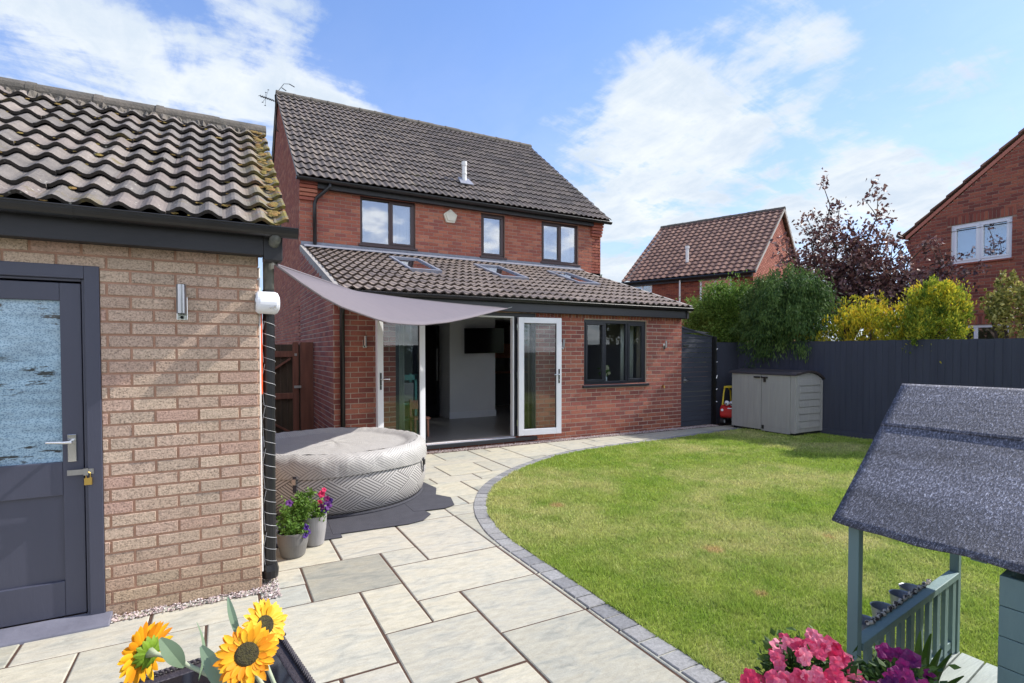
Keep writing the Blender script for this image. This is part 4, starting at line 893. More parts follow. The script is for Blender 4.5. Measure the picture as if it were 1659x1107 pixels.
for x, y, h in ((2.83, 8.6, .34), (3.05, 8.6, .34), (2.83, 8.85, .62), (3.05, 8.85, .62)): s = MB(); s.beam((x, y, .1), (x, y+.02, .1+h), .035, .035, (0, 1, 0)); s.build('leg', 'orange_wall', t, bevel=.004)
s = MB(); s.box(2.8, 3.08, 8.56, 8.88, .40, .43); s.build('seat', 'orange_wall', t, bevel=.004); s = MB(); s.box(2.82, 3.06, 8.86, 8.88, .55, .7); s.build('backrest', 'orange_wall', t)
curtain(Fe, 2.36, 2.48, .12, 2.1, -.25, 'pale curtain behind the left glass side panel of the patio doors', 4); curtain(Fe, 4.44, 4.63, .12, 2.1, -.25, 'pale curtain behind the right glass side panel of the patio doors', 5)
curtain(Fe, 6.83, 7.16, .95, 2.1, -.33, 'white curtain in the right light of the dark framed kitchen window', 7)
# fixed sail ---------------------------------------------------------
def sail():
    A = Vector((.31, 3.80, 2.12)); B = Vector((4.05, 7.60, 2.24)); Cc = Vector((1.62, 7.56, 2.38)); n = 22; vs = []; idx = {}
    for i in range(n+1):
        for j in range(n+1-i):
            k = n-i-j; a, b_, c = i/n, j/n, k/n
            p = A*a+B*b_+Cc*c
            cen = (A+B+Cc)/3; p += (cen-p)*(.30*(b_*c)+.20*(a*c))
            t_ = b_/max(a+b_, 1e-6); sg = float(np.interp(t_, [0, .03, .07, .105, .138, .218, .278, .40, .542, .70, .863, 1], [0, .06, .14, .195, .235, .30, .34, .345, .292, .20, .088, 0]))
            p.z -= sg*(a+b_)**2.2*(1-.0*c) + .10*b_*c + .03*a*c
            idx[(i, j)] = len(vs); vs.append(p)
    fs = []
    for i in range(n):
        for j in range(n-i):
            fs.append((idx[(i, j)], idx[(i+1, j)], idx[(i, j+1)]))
            if j < n-i-1: fs.append((idx[(i+1, j)], idx[(i+1, j+1)], idx[(i, j+1)]))
    t = thing('shade_sail', 'lilac grey triangular shade sail sagging between outbuilding and extension', 'shade sail', A)
    MB().add(vs, fs, .5).build('canvas', 'sail', t, smooth=True, solid=.003)
    s = MB(); E1 = [vs[idx[(i, n-i)]] for i in range(n+1)]; E2 = [vs[idx[(i, 0)]] for i in range(n+1)]; E3 = [vs[idx[(0, j)]] for j in range(n+1)]
    for E in (E1, E2, E3): s.tube(E, .009, 6)
    s.build('hem', 'sail', t); s = MB()
    s.tube([A, A+Vector((-.04, -.0, .03))], .006, 6); s.tube([B, B+Vector((.12, .07, .03))], .006, 6); s.tube([Cc, Cc+Vector((0, .1, .0))], .006, 6); s.build('rope', 'cable', t)
sail()
wall_lamp(Fe, 1.81, 1.69, 'slim steel cylinder lamp on the extension between black downpipe and left patio door', .16, .022)
wall_lamp(Fe, 5.24, 1.67, 'slim steel cylinder lamp on the extension beside the right patio door', .17, .022)
wall_lamp(Fe, 7.655, 1.67, 'slim steel cylinder lamp on the extension between dark framed window and house corner', .16, .022)
tag(MB().tube([Fe(7.62, .86, .006), Fe(7.62, .86, .05), Fe(7.62, .82, .06)], .015, 8).build('tap', 'brass', None, org=Fe(7.62, .86, 0)), 'small brass outdoor tap on the extension wall right of the dark framed window', 'tap')

t = thing('flower_vase', 'white vase of pale roses on the sill inside the dark framed kitchen window', 'vase', (6.35, 8.0, .95))
s = MB(); s.lathe([(.035, 0), (.05, .04), (.045, .10), (.03, .13), (.026, .13), (.001, .02)], (6.35, 8.02, .95), 20); s.build('body', 'white_paint', t, smooth=True)
FLOWER_VASE = t
# ------------------------------------------------------------------ foliage
def leaves(mb, blobs, n, size, aspect=.5, mode='any', clumps=40, sig=.16, fill=.25, lean=0):
    tot = sum(b_[3]*b_[4]*b_[5] for b_ in blobs)
    for bl in blobs:
        cx_, cy_, cz_, rx, ry, rz = bl[:6]; k = max(20, int(n*rx*ry*rz/tot)); kc = max(6, int(clumps*rx*ry*rz/tot))
        d = rng.normal(size=(kc, 3)); d /= np.linalg.norm(d, axis=1)[:, None]; rad = rng.uniform(.62, 1.02, kc)[:, None]; C = d*rad
        ci = rng.integers(0, kc, k); P = C[ci] + rng.normal(size=(k, 3))*(sig*rng.uniform(.5, 1.5, kc)[ci][:, None])
        core = rng.random(k) < fill; q = rng.normal(size=(k, 3)); q /= np.linalg.norm(q, axis=1)[:, None]; P[core] = q[core]*(rng.random(core.sum())**.4)[:, None]*.85
        shade = rng.normal(0, .26, kc)[ci]
        P = P*np.array([rx, ry, rz]) + np.array([cx_, cy_, cz_])
        out = P-np.array([cx_, cy_, cz_]); out /= np.linalg.norm(out, axis=1)[:, None]+1e-6
        a = rng.normal(size=(k, 3)); 
        if mode == 'up': a = a*.45+np.array([0, 0, 1.])+out*.5
        elif mode == 'down': a = a*.35+np.array([0, 0, -1.])+out*.55
        elif mode == 'out': a = a*.5+out
        a /= np.linalg.norm(a, axis=1)[:, None]; b2 = rng.normal(size=(k, 3)); b2 -= a*(a*b2).sum(1)[:, None]; b2 /= np.linalg.norm(b2, axis=1)[:, None]
        nn = np.cross(a, b2); s_ = rng.uniform(.6, 1.35, k)[:, None]*size
        p0 = P-a*s_*.5; p2 = P+a*s_*.5; p1 = P+b2*s_*aspect*.5+nn*s_*.08; p3 = P-b2*s_*aspect*.5+nn*s_*.08
        V = np.stack([p0, p1, p2, p3], 1).reshape(-1, 3); o = len(mb.v); mb.v += [tuple(x) for x in V.tolist()]
        mb.f += [(o+4*i, o+4*i+1, o+4*i+2, o+4*i+3) for i in range(k)]; mb.r += np.clip(rng.random(k)*.7+.15+shade, 0, 1).tolist()
    return mb
def limb(mb, a, b_, r0, r1, wig=.06, n=5):
    a = Vector(a); b_ = Vector(b_); pts = [a+(b_-a)*(i/n)+Vector((random.uniform(-wig, wig), random.uniform(-wig, wig), 0))*(0 < i < n) for i in range(n+1)]
    mb.tube(pts, [r0+(r1-r0)*i/n for i in range(n+1)], 7); return pts
def shrub(name, label, cat, base, blobs, n, size, m, group=None, **k):
    t = thing(name, label, cat, base, group); mb = MB(); bz = Vector(base)
    for bl in blobs: limb(mb, bz, (bl[0], bl[1], bl[2]), .05, .012)
    blobs = list(blobs)+[(b_[0]+d_[0]*b_[3]*.95, b_[1]+d_[1]*b_[4]*.95, b_[2]+d_[2]*b_[5]*.95, b_[3]*q_, b_[4]*q_, b_[5]*q_*random.uniform(.8, 1.5)) for b_ in blobs for d_, q_ in [(Vector((random.gauss(0, 1), random.gauss(0, 1), abs(random.gauss(0, 1)))).normalized(), random.uniform(.14, .40)) for _ in range(11)]]
    mb.build('trunk', 'bark', t); leaves(MB_ := MB(), blobs, n, size, **k); MB_.build('crown', m, t); return t
shrub('evergreen_shrub', 'mid green leafy evergreen behind the navy side gate, left of the drooping conifer', 'shrub', (10.3, 8.7, -.02),
      [(10.25, 8.95, 2.05, .6, .75, .75), (10.15, 8.35, 2.15, .6, .65, .85), (10.3, 8.6, 2.75, .45, .5, .45), (10.3, 9.3, 2.0, .4, .4, .6), (9.85, 8.35, 1.75, .4, .5, .45), (10.2, 7.95, 2.6, .4, .35, .4)], 36000, .062, 'leaf_green', mode='out', clumps=190, sig=.17, aspect=.42, fill=.5)
shrub('drooping_conifer', 'large dark green drooping conifer hanging over the fence behind the storage box', 'conifer', (10.15, 6.95, -.02),
      [(10.1, 6.95, 2.2, .7, .95, .85), (10.1, 6.9, 2.7, .5, .6, .5), (9.95, 7.3, 1.75, .5, .65, .45), (9.95, 6.5, 1.95, .5, .5, .5), (10.1, 7.5, 2.3, .5, .5, .55), (10.2, 7.3, 2.75, .4, .45, .4), (10.2, 6.4, 2.4, .45, .45, .5)], 40000, .075, 'leaf_conifer', mode='down', clumps=190, sig=.14, aspect=.24, fill=.5)
shrub('golden_shrub', 'low clump of yellow conifer over the fence beside the rounded golden conifer', 'conifer', (10.4, 5.6, -.02),
      [(10.35, 6.0, 1.75, .4, .38, .42), (10.35, 5.5, 1.85, .4, .4, .50), (10.4, 5.05, 1.72, .4, .38, .42), (10.35, 6.3, 1.7, .4, .35, .35), (10.6, 5.05, 1.8, .4, .55, .5), (10.5, 4.95, 2.05, .25, .3, .3), (10.4, 5.3, 1.5, .4, .6, .4), (10.4, 4.85, 1.6, .4, .3, .35), (10.7, 5.7, 2.2, .35, .6, .35), (10.3, 5.85, 2.05, .2, .22, .28), (10.35, 5.4, 2.15, .25, .2, .25)], 16000, .055, 'leaf_gold', mode='up', clumps=110, sig=.13, aspect=.4, fill=.3)
shrub('round_golden_conifer', 'rounded golden topped conifer above the fence before the neighbouring gable', 'conifer', (10.4, 4.42, -.02),
      [(10.35, 4.42, 1.95, .5, .46, .62), (10.35, 4.42, 2.25, .42, .40, .42), (10.35, 4.75, 1.75, .4, .35, .42)], 16000, .048, 'leaf_goldgreen', mode='up', clumps=130, sig=.12, aspect=.4, fill=.3)
ob = MB(); leaves(ob, [(10.35, 4.42, 2.42, .38, .36, .30)], 2600, .05, mode='up', clumps=50, sig=.14, aspect=.4, fill=.1); ob.build('gold_tips', 'leaf_gold', bpy.data.objects['round_golden_conifer'])
shrub('variegated_shrub', 'cream and green variegated shrub above the fence at the right edge', 'shrub', (10.4, 3.3, -.02),
      [(10.4, 3.35, 2.05, .4, .40, .55), (10.4, 3.0, 2.3, .4, .35, .45), (10.4, 3.52, 2.5, .16, .14, .26), (10.4, 3.75, 2.25, .14, .1, .2)], 5500, .06, 'leaf_variegated', mode='out', clumps=110, sig=.12, aspect=.55, fill=.3)
# purple leaved tree
t = thing('purple_plum_tree', 'purple leaved tree with open crown behind the fence between two neighbouring houses', 'tree', (12.05, 6.75, -.02))
tr = MB(); lf = MB(); base = Vector((12.05, 6.75, 0)); cr = base+Vector((0, 0, 1.95)); limb(tr, base, cr, .13, .10, .03)
sp = [(11.95, 7.30, 5.27), (11.86, 7.61, 4.60), (12.04, 8.27, 4.21), (11.86, 7.88, 3.81), (12.04, 6.99, 4.78), (11.95, 6.64, 4.25), (11.95, 6.15, 4.74), (12.04, 5.97, 4.16), (11.95, 5.66, 3.63), (11.86, 5.22, 3.59), (11.95, 4.82, 3.32), (12.04, 4.60, 3.01), (11.68, 5.84, 3.10), (11.77, 6.37, 3.45), (11.86, 7.08, 3.63), (11.86, 7.70, 3.10), (11.95, 8.32, 3.63), (11.77, 6.81, 2.92), (11.86, 5.31, 3.01), (12.39, 6.73, 3.98), (12.39, 5.84, 3.45), (12.39, 7.61, 4.07)]
bl = []
for p in sp:
    pts = limb(tr, cr+Vector((random.uniform(-.05, .05), random.uniform(-.05, .05), random.uniform(-.5, .1))), p, .045, .006, .10, 7)
    for q, w_ in ((2, .28), (3, .34), (4, .38), (5, .36), (6, .28), (7, .14)):
        c = pts[q]
        if c.z < 2.3: continue
        bl.append((c.x, c.y, c.z, w_*random.uniform(.7, 1.1), w_*random.uniform(.8, 1.2), w_*random.uniform(.7, 1.0)))
    for k in range(4):
        c = pts[random.randint(3, 6)]; e = c+Vector((random.uniform(-.4, .4), random.uniform(-.45, .45), random.uniform(.05, .5))); limb(tr, c, e, .012, .003, .02, 3); bl.append((e.x, e.y, e.z, .15, .17, .15))
for e in ((11.95, 7.26, 5.45), (11.95, 6.11, 4.87), (11.95, 6.20, 5.05), (11.95, 8.45, 3.90), (12.04, 4.42, 3.06)): bl.append((*e, .13, .13, .16))
tr.build('trunk', 'bark', t); leaves(lf, bl, 13000, .088, mode='any', clumps=1600, sig=.3, aspect=.62, fill=.5); lf.build('crown', 'leaf_purple', t)
shrub('distant_tree', 'small green tree top just showing above the extension roof beside the far house', 'tree', (19.2, 24.5, 0), [(19.2, 24.5, 3.6, .9, .9, 1.6), (18.6, 25, 3.2, .9, .9, 1.4)], 2500, .2, 'leaf_dark', mode='any', clumps=60, sig=.2)

shrub('garden_tree', 'broad yellow green tree at the far end of the garden behind the viewpoint', 'tree', (7.5, -9, 0), [(7.5, -9, 3.0, 2.2, 1.5, 1.8), (5.5, -9.5, 2.4, 1.8, 1.3, 1.5)], 9000, .16, 'leaf_goldgreen', mode='any', clumps=160, sig=.16)
shrub('garden_tree', 'dark green tree at the far end of the garden behind the viewpoint', 'tree', (1.5, -9, 0), [(1.5, -9, 2.6, 2.2, 1.5, 1.6), (-1.5, -9.3, 2.3, 1.9, 1.4, 1.5), (3.4, -9.4, 2.2, 1.3, 1.2, 1.2)], 9000, .16, 'leaf_green', mode='any', clumps=160, sig=.16)
# ------------------------------------------------------------------ right boundary fence and side gate
t = thing('fence', 'long navy blue close boarded timber fence along the right side of the lawn', 'fence', (9.9, 4, 0))
s = MB(); y = -3.0
while y < 7.9:
    w_ = random.uniform(.098, .102); zt_ = 1.735+random.uniform(-.006, .004); xo = random.uniform(-.001, .001); s.hexa([(9.893+xo, y, .1), (9.900+xo, y+w_+.008, .1), (9.912, y+w_+.008, .1), (9.908, y, .1), (9.893+xo, y, zt_), (9.900+xo, y+w_+.008, zt_), (9.912, y+w_+.008, zt_), (9.908, y, zt_)]); y += w_
s.box(9.915, 9.96, -3, 7.9, .4, .48); s.box(9.915, 9.96, -3, 7.9, 1.4, 1.48)
s.build('boards', 'navy_fence', t); s = MB(); s.box(9.88, 9.915, -3, 7.9, -.02, .1); s.build('gravel_board', 'navy_fence', t, bevel=.004)
for k in range(6): s = MB(); s.box(9.962, 10.05, 7.7-1.83*k, 7.79-1.83*k, -.02, 1.72); s.build('post', 'navy_fence', t)
s = MB()
t = thing('side_gate', 'navy blue horizontally boarded gate with sloping top at the extension corner', 'gate', (8.6, 7.86, 0))
for k in range(20):
    z = .02+.1*k; zt = lambda x: 2.03-(x-8.14)*.21
    z1 = z+.095
    if z > 1.95: break
    a, b_ = 8.145, 9.02
    s.hexa([(a, 7.83, z), (b_, 7.83, z), (b_, 7.86, z), (a, 7.86, z), (a, 7.836, min(z1, zt(a))), (b_, 7.836, min(z1, zt(b_)) if zt(b_) > z else z+.001), (b_, 7.86, min(z1, zt(b_)) if zt(b_) > z else z+.001), (a, 7.86, min(z1, zt(a)))])
s.build('boards', 'navy_gate', t)
s = MB(); s.beam((8.14, 7.84, 2.035), (9.03, 7.84, 1.848), .05, .025); s.build('top_rail', 'navy_gate', t)
s = MB(); s.box(8.18, 8.33, 7.815, 7.828, 1.645, 1.675); s.tube([(8.25, 7.82, .95), (8.25, 7.78, .95)], .02, 10); s.tube([(8.25, 7.78, .95), (8.31, 7.78, .95)], .008, 6); s.box(8.2, 8.25, 7.818, 7.829, .9, 1.02); s.build('latch', 'steel', t)
t = thing('garden_screen', 'short navy screen with black post between the side gate and the long fence', 'screen', (9.45, 7.9, 0))
s = MB(); s.box(9.16, 9.89, 7.88, 7.91, 0, 1.735); s.build('panel', 'navy_fence', t); s = MB(); s.box(9.03, 9.10, 7.80, 7.87, 0, 1.86); s.tube([(9.13, 7.83, 0), (9.13, 7.83, 1.85)], .028, 10); s.build('post', 'black_plastic', t)
s = MB()
for k in range(5): s.tube([(9.125, 7.795, .45+.28*k+random.uniform(-.04, .04)), (9.145, 7.792, .48+.28*k)], .010, 6)
s.build('bead_light', 'white_upvc', t)

# ------------------------------------------------------------------ neighbours
NB = thing('neighbour_house', 'red brick gable end of a neighbouring house with white windows, at the right edge', 'house', (16, 4, 0))
Fn = frame((16, 0, 0), (0, -1, 0), (-1, 0, 0))   # u = -y
A0, A1 = -7.42, -.4; AP = (A0+A1)/2; ZE = 4.52; SLP = .805; gz = lambda z: (A0, A1) if z < ZE else (A0+(z-ZE)/SLP, A1-(z-ZE)/SLP)
nw1 = (-6.53, -5.355, 3.70, 4.665); nw2 = (-6.6, -5.37, 1.1, 2.18)
s = MB(); wall_slab(s, Fn, A0, A1, -.02, ZE, [(nw1[0], nw1[1], nw1[2], ZE-.0001) if False else nw2], .25)
s = MB(); wall_slab(s, Fn, A0, A1, -.02, ZE, [(nw1[0], nw1[1], nw1[2], ZE), nw2], .25)
top = ZE+(AP-A0)*SLP
for poly_ in ([(A0, ZE), (nw1[0], ZE), (nw1[0], ZE+(nw1[0]-A0)*SLP)], [(nw1[0], nw1[3]), (nw1[1], nw1[3]), (nw1[1], ZE+(nw1[1]-A0)*SLP), (nw1[0], ZE+(nw1[0]-A0)*SLP)], [(nw1[1], ZE), (A1, ZE), (AP, top), (nw1[1], ZE+(nw1[1]-A0)*SLP)]):
    s.prism([Fn(u, z, 0) for u, z in poly_], (.25, 0, 0))
s.box(16.25, 24, 7.15, 7.42, 0, ZE); s.box(16.25, 24, .4, .65, 0, ZE); s.build('mortar', 'mortar_far', NB)
s = MB(); bricks(s, Fn, A0, A1, -.02, 8, [nw1, nw2, (nw1[0]-.08, nw1[1]+.08, 4.66, 4.88), (nw2[0]-.08, nw2[1]+.08, 2.18, 2.40), ], urange=gz, d=.008)
soldiers(s, Fn, nw1[0]-.08, nw1[1]+.08, 4.67, 4.875, .008); soldiers(s, Fn, nw2[0]-.08, nw2[1]+.08, 2.185, 2.395, .008); s.build('gable_wall', 'brick_far', NB)
s = MB(); 
for k in range(5): s.box(15.985, 16.25, 7.415, 7.44+.03*k, 4.1+.075*k+.004, 4.1+.075*(k+1)-.006)
s.build('kneeler', 'brick_far', NB)
s = MB(); k = 11; L0 = math.hypot(AP-A0+.25, (AP-A0+.25)*SLP)
for i in range(k):
    for sg in (1, -1):
        f0, f1 = i/k, (i+1)/k+.01; uu = lambda f: (A0-.22)+(AP-A0+.22)*f; zz_ = lambda f: 4.60+.12-.22*SLP+((AP-A0+.22)*f)*SLP
        y0, y1 = -uu(f0), -uu(f1)
        if sg < 0: y0, y1 = 2*-AP-y0, 2*-AP-y1
        s.hexa([(15.93, y0, zz_(f0)), (24, y0, zz_(f0)), (24, y1, zz_(f1)-.02), (15.93, y1, zz_(f1)-.02), (15.93, y0, zz_(f0)+.06), (24, y0, zz_(f0)+.06), (24, y1, zz_(f1)+.01), (15.93, y1, zz_(f1)+.01)])
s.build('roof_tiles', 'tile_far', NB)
s = MB()
for sg in (1, -1):
    q = [(A0-.1, ZE-.04), (AP, top-.0), (AP, top+.10), (A0-.1, ZE+.06)]
    q = [(u if sg > 0 else 2*AP-u, z) for u, z in q]; s = MB(); s.prism([Fn(u, z, .035) for u, z in q], (.035-.002, 0, 0)); s.build('verge', 'brick_pale', NB)
s = MB(); s.tube([(15.9, 7.66, 4.62), (24, 7.66, 4.62)], .06, 10); s.build('gutter', 'black_plastic', NB)
for q, lt in ((nw1, [(nw1[0]+nw1[1])/2-.02]), (nw2, [(nw2[0]+nw2[1])/2-.02])): window(Fn, *q, lt, 'white_upvc', NB, fw=.07, openers=(0, 1) if q is nw1 else (), pane='glass_window', d=-.03, sm='brick_far')
s = MB(); s.fbox(Fn, -6.9, -4.9, 1.0, 4.9, -2.0, -1.9); s.fbox(Fn, -6.9, -4.9, 2.5, 2.6, -1.9, -.26); s.build('room_wall', 'white_wall', NB)
s = MB(); s.fbox(Fn, nw1[0]+.02, nw1[1]-.02, nw1[2], nw1[3], -.30, -.29); s.build('blind', 'white_wall', NB)
# far house
FH = thing('far_house', 'red brick house with brown tiled roof beyond, between main house and purple tree', 'house', (20.5, 18, 0))
ER = Vector((19.76, 15.0, 0)); dL = Vector((-.36, .933, 0)).normalized(); pp = Vector((dL.y, -dL.x, 0)); LEN = 6.15; HW = 4.55
if pp.x < 0: pp = -pp
def fh(a, b_, z): return ER+dL*a+pp*b_+Vector((0, 0, z))
wo1 = (LEN-1.75, LEN-.75, 3.75, 4.8)
Ff = frame(fh(0, .3, 0), dL, -pp); Ffg = frame(fh(.1, .3, 0), pp, -dL)
s = MB(); s.hexa([fh(.12, .32, 0), fh(.12, 2*HW-.32, 0), fh(LEN-.12, 2*HW-.32, 0), fh(LEN-.12, .32, 0), fh(.12, .32, 4.9), fh(.12, 2*HW-.32, 4.9), fh(LEN-.12, 2*HW-.32, 4.9), fh(LEN-.12, .32, 4.9)])
s.prism([fh(.12, .32, 4.9), fh(.12, 2*HW-.32, 4.9), fh(.12, HW, 8.3)], dL*(LEN-.24)); s.build('mortar', 'mortar_far', FH)
fw1 = (4.75, 5.75, 3.8, 4.78); fw2 = (3.0, 3.2, 3.4, 4.7); fw3 = (1.0, 2.4, 3.85, 4.78)
s = MB(); bricks(s, Ff, .1, LEN-.1, 2.0, 4.92, [fw1, fw3], d=-.01); s.build('front_wall', 'brick_far', FH)
s = MB(); bricks(s, Ffg, 0, 2*HW-.6, 2.0, 8.3, [], urange=lambda z: (0, 2*HW-.6) if z < 4.9 else ((z-4.9)*1.26, 2*HW-.6-(z-4.9)*1.26), d=-.01); s.build('gable_wall', 'brick_pale', FH)
RH = 8.42; Ss = (pp*HW+Vector((0, 0, RH-4.92))); mb = MB(); tiles(mb, fh(-.08, 0, 4.95)+Vector((0, 0, 0)), dL, Ss, LEN+.16, Ss.length, 17, .30, .045, spr=5, lip=.02, lift=.035, per=1)
tiles(mb, fh(LEN+.08, 2*HW, 4.95), -dL, -pp*HW+Vector((0, 0, RH-4.92)), LEN+.16, Ss.length, 17, .30, .05, spr=3, lip=.03, lift=.05, per=1)
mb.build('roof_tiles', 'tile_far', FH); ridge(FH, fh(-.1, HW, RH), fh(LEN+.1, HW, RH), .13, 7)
s = MB()
for a in (-.09, LEN+.04):
    for sg in (0, 1):
        q = [fh(a, 0, 4.84), fh(a, HW, RH-.10), fh(a, HW, RH+.03), fh(a, 0, 4.97)] if not sg else [fh(a, 2*HW, 4.84), fh(a, HW, RH-.10), fh(a, HW, RH+.03), fh(a, 2*HW, 4.97)]
        s = MB(); s.prism(q, dL*.05); s.build('verge', 'verge_mortar', FH)
s = MB(); s.tube([fh(-.1, -.05, 4.88), fh(LEN+.1, -.05, 4.88)], .06, 8); s.hexa([fh(.1, .12, 4.72), fh(LEN-.1, .12, 4.72), fh(LEN-.1, .16, 4.72), fh(.1, .16, 4.72), fh(.1, .12, 4.9), fh(LEN-.1, .12, 4.9), fh(LEN-.1, .16, 4.9), fh(.1, .16, 4.9)]); s.build('gutter', 'black_plastic', FH)
for q in (fw1, fw3): window(Ff, *q, [(q[0]+q[1])/2], 'white_upvc', FH, d=.03, fw=.07)
s = MB(); s.tube([fh(3.25, .05, 2.5), fh(3.25, .05, 4.8)], .04, 8); s.build('downpipe', 'white_paint', FH)
c_ = fh(3.3, 1.0, 5.75); s = MB(); s.tube([c_, c_+Vector((0, 0, .75))], .075, 12); s.tube([c_+Vector((0, 0, .65)), c_+Vector((0, 0, .78))], .10, 12); s.build('flue', 'white_paint', FH)

# ------------------------------------------------------------------ timber gate in the side passage
t = thing('timber_gate', 'reddish brown ledged and braced timber gate beside the house wall behind the hot tub', 'gate', (.7, 9.6, 0))
s = MB(); x = -.15
while x < 1.12: s.box(x, x+.098, 9.63, 9.645, .05, 1.66); x += .1
s.build('boards', 'gate_board', t)
s = MB(); s.box(1.03, 1.125, 9.585, 9.628, .05, 1.70); s.build('stile', 'gate_wood', t, bevel=.004)
for z in (1.50, .80, .12): s = MB(); s.box(-.15, 1.03, 9.59, 9.628, z-.05, z+.05); s.build('ledge', 'gate_wood', t, bevel=.004)
s = MB(); s.beam((.2, 9.61, .87), (1.0, 9.61, 1.43), .03, .085, (0, 1, 0)); s.beam((.2, 9.61, .68), (1.0, 9.61, .18), .03, .085, (0, 1, 0)); s.build('brace', 'gate_wood', t)
s = MB(); s.box(1.15, 1.36, 9.58, 9.66, 0, 1.70); s.build('post', 'gate_wood', t, bevel=.005)
s = MB(); s.box(1.05, 1.16, 9.565, 9.583, .93, .97); s.tube([(1.1, 9.58, .95), (1.1, 9.54, .95)], .02, 8); s.box(1.06, 1.10, 9.575, 9.584, 1.47, 1.51); s.box(.2, .5, 9.58, 9.589, 1.50, 1.52); s.build('latch', 'steel', t)

# ------------------------------------------------------------------ hot tub
TC = (1.06, 6.0); TR = .98
t = thing('hot_tub', 'round inflatable hot tub in grey and white woven line print with fitted lid', 'hot tub', (TC[0], TC[1], 0))
def ringmesh(prof, n=96, wr=None):
    vs = []; uv = []; L_ = 0
    for k, (r, z) in enumerate(prof):
        if k: L_ += math.hypot(r-prof[k-1][0], z-prof[k-1][1])
        for j in range(n+1):
            a = 2*math.pi*j/n; rr, z2 = (r, z) if wr is None else wr(k, a, r, z); vs.append((TC[0]+rr*math.cos(a), TC[1]+rr*math.sin(a), z2)); uv.append((a*TR, L_))
    m_ = MB(); m_.add(vs, [(i*(n+1)+j, i*(n+1)+j+1, (i+1)*(n+1)+j+1, (i+1)*(n+1)+j) for i in range(len(prof)-1) for j in range(n)], .5); m_.uv = uv; return m_
side = [(.86, .012), (.90, .02), (.945, .07), (.972, .16), (.982, .26), (.975, .36), (.955, .44), (.93, .50), (.88, .53)]
ringmesh(side).build('wall', 'tub_side', t, smooth=True)
def wrk(k, a, r, z):
    w_ = math.sin(a*31+k)*.5+math.sin(a*17+1.3*k)*.7+math.sin(a*53)*.4; e = [.004, .004, .006, .007, .005, .003][min(k, 5)] if k < 6 else .0012
    return r+w_*e*.8, z+w_*e*.5 + (.012*math.sin(a*4+.5) if k == 0 else 0)
lid = [(.985, .40), (.988, .44), (.987, .49), (.975, .54), (.945, .578), (.89, .597), (.83, .592), (.78, .565), (.755, .553), (.70, .556), (.4, .563), (.2, .566), (.01, .567)]
ringmesh(lid[:6], 160, wrk).build('lid_skirt', 'tub_skirt', t, smooth=True)
ringmesh(lid[5:], 160, lambda k, a, r, z: (r, z+.003*math.sin(a*40)*(k < 3)+.004*math.sin(a*9+r*8))).build('lid', 'tub_lid', t, smooth=True)
s = MB(); s.tube([(TC[0]+.93*math.cos(2*math.pi*j/64), TC[1]+.93*math.sin(2*math.pi*j/64), .02) for j in range(65)], .016, 8); s.build('base_ring', 'tub_mat', t)
for a in (-2.1, -.62, -1.35+3.2, .9):
    ca, sa = math.cos(a), math.sin(a); s = MB(); c = lambda r, z, w_=0: (TC[0]+r*ca-sa*w_, TC[1]+r*sa+ca*w_, z)
    s.hexa([c(.99, .27, -.015), c(.99, .27, .015), c(.996, .27, .015), c(.996, .27, -.015), c(.992, .42, -.015), c(.992, .42, .015), c(1.0, .42, .015), c(1.0, .42, -.015)])
    b_ = s.build('strap', 'tub_mat', t); s = MB(); s.hexa([c(.995, .345, -.02), c(.995, .345, .02), c(1.012, .345, .02), c(1.012, .345, -.02), c(.995, .40, -.02), c(.995, .40, .02), c(1.012, .40, .02), c(1.012, .40, -.02)]); s.build('buckle', 'steel' if a < -2 else 'black_plastic', b_, bevel=.004)
tm = MB(); 
mp = [[(.30, 4.55), (.86, 4.54), (.88, 5.2), (.3, 5.2)], [(.80, 4.63), (1.45, 4.60), (1.60, 4.64), (1.72, 4.78), (1.66, 5.3), (.84, 5.3)], [(1.6, 4.92), (1.90, 4.89), (2.03, 4.95), (2.10, 5.22), (2.0, 5.40), (2.1, 5.65), (2.06, 6.0), (1.6, 6.05)]]
for k, q in enumerate(mp): tm.prism([(x, y, .004+k*.002) for x, y in q], (0, 0, .006))
tag(tm.build('ground_mat', 'tub_mat', None, org=(1.1, 5, .004), bevel=.001), 'dark grey foam mat pieces showing under the front of the hot tub', 'mat')

# ------------------------------------------------------------------ flowers and pots
def bloom(mb, c, nrm, r, ruff=.25, rr=None, cup=.35):
    nrm = Vector(nrm).normalized(); x = nrm.orthogonal().normalized(); y = nrm.cross(x); vs = [Vector(c)-nrm*r*cup]; n = 15; ph = random.random()*6
    for l, q in enumerate((.5, 1.0)):
        for j in range(n):
            a = 2*math.pi*j/n; k = r*q*(1+.16*math.cos(5*a+ph)*(l)); vs.append(Vector(c)+x*math.cos(a)*k+y*math.sin(a)*k+nrm*(r*ruff*(math.sin(a*5+ph*2)*.5+random.uniform(-.3, .3))*l))
    base = random.random() if rr is None else rr
    mb.add(vs, [(0, 1+j, 1+(j+1) % n) for j in range(n)]+[(1+j, 1+n+j, 1+n+(j+1) % n, 1+(j+1) % n) for j in range(n)], [min(1, max(0, base+random.uniform(-.12, .12))) for _ in range(2*n)])
vb = MB(); leaves(vb, [(6.35, 8.02, 1.16, .11, .08, .10)], 260, .045, mode='out', clumps=30, sig=.2, aspect=.6); vb.build('foliage', 'leaf_pot', FLOWER_VASE)
MT['petal_cream'] = leafmat('petal_cream', [(.62, .55, .36), (.75, .68, .50)], .3)
for k_ in range(8): q = MB(); bloom(q, (6.35+random.uniform(-.09, .09), 7.96, 1.17+random.uniform(-.07, .09)), (-.5, -1, .3), .03); q.build('flower', 'petal_cream', FLOWER_VASE)
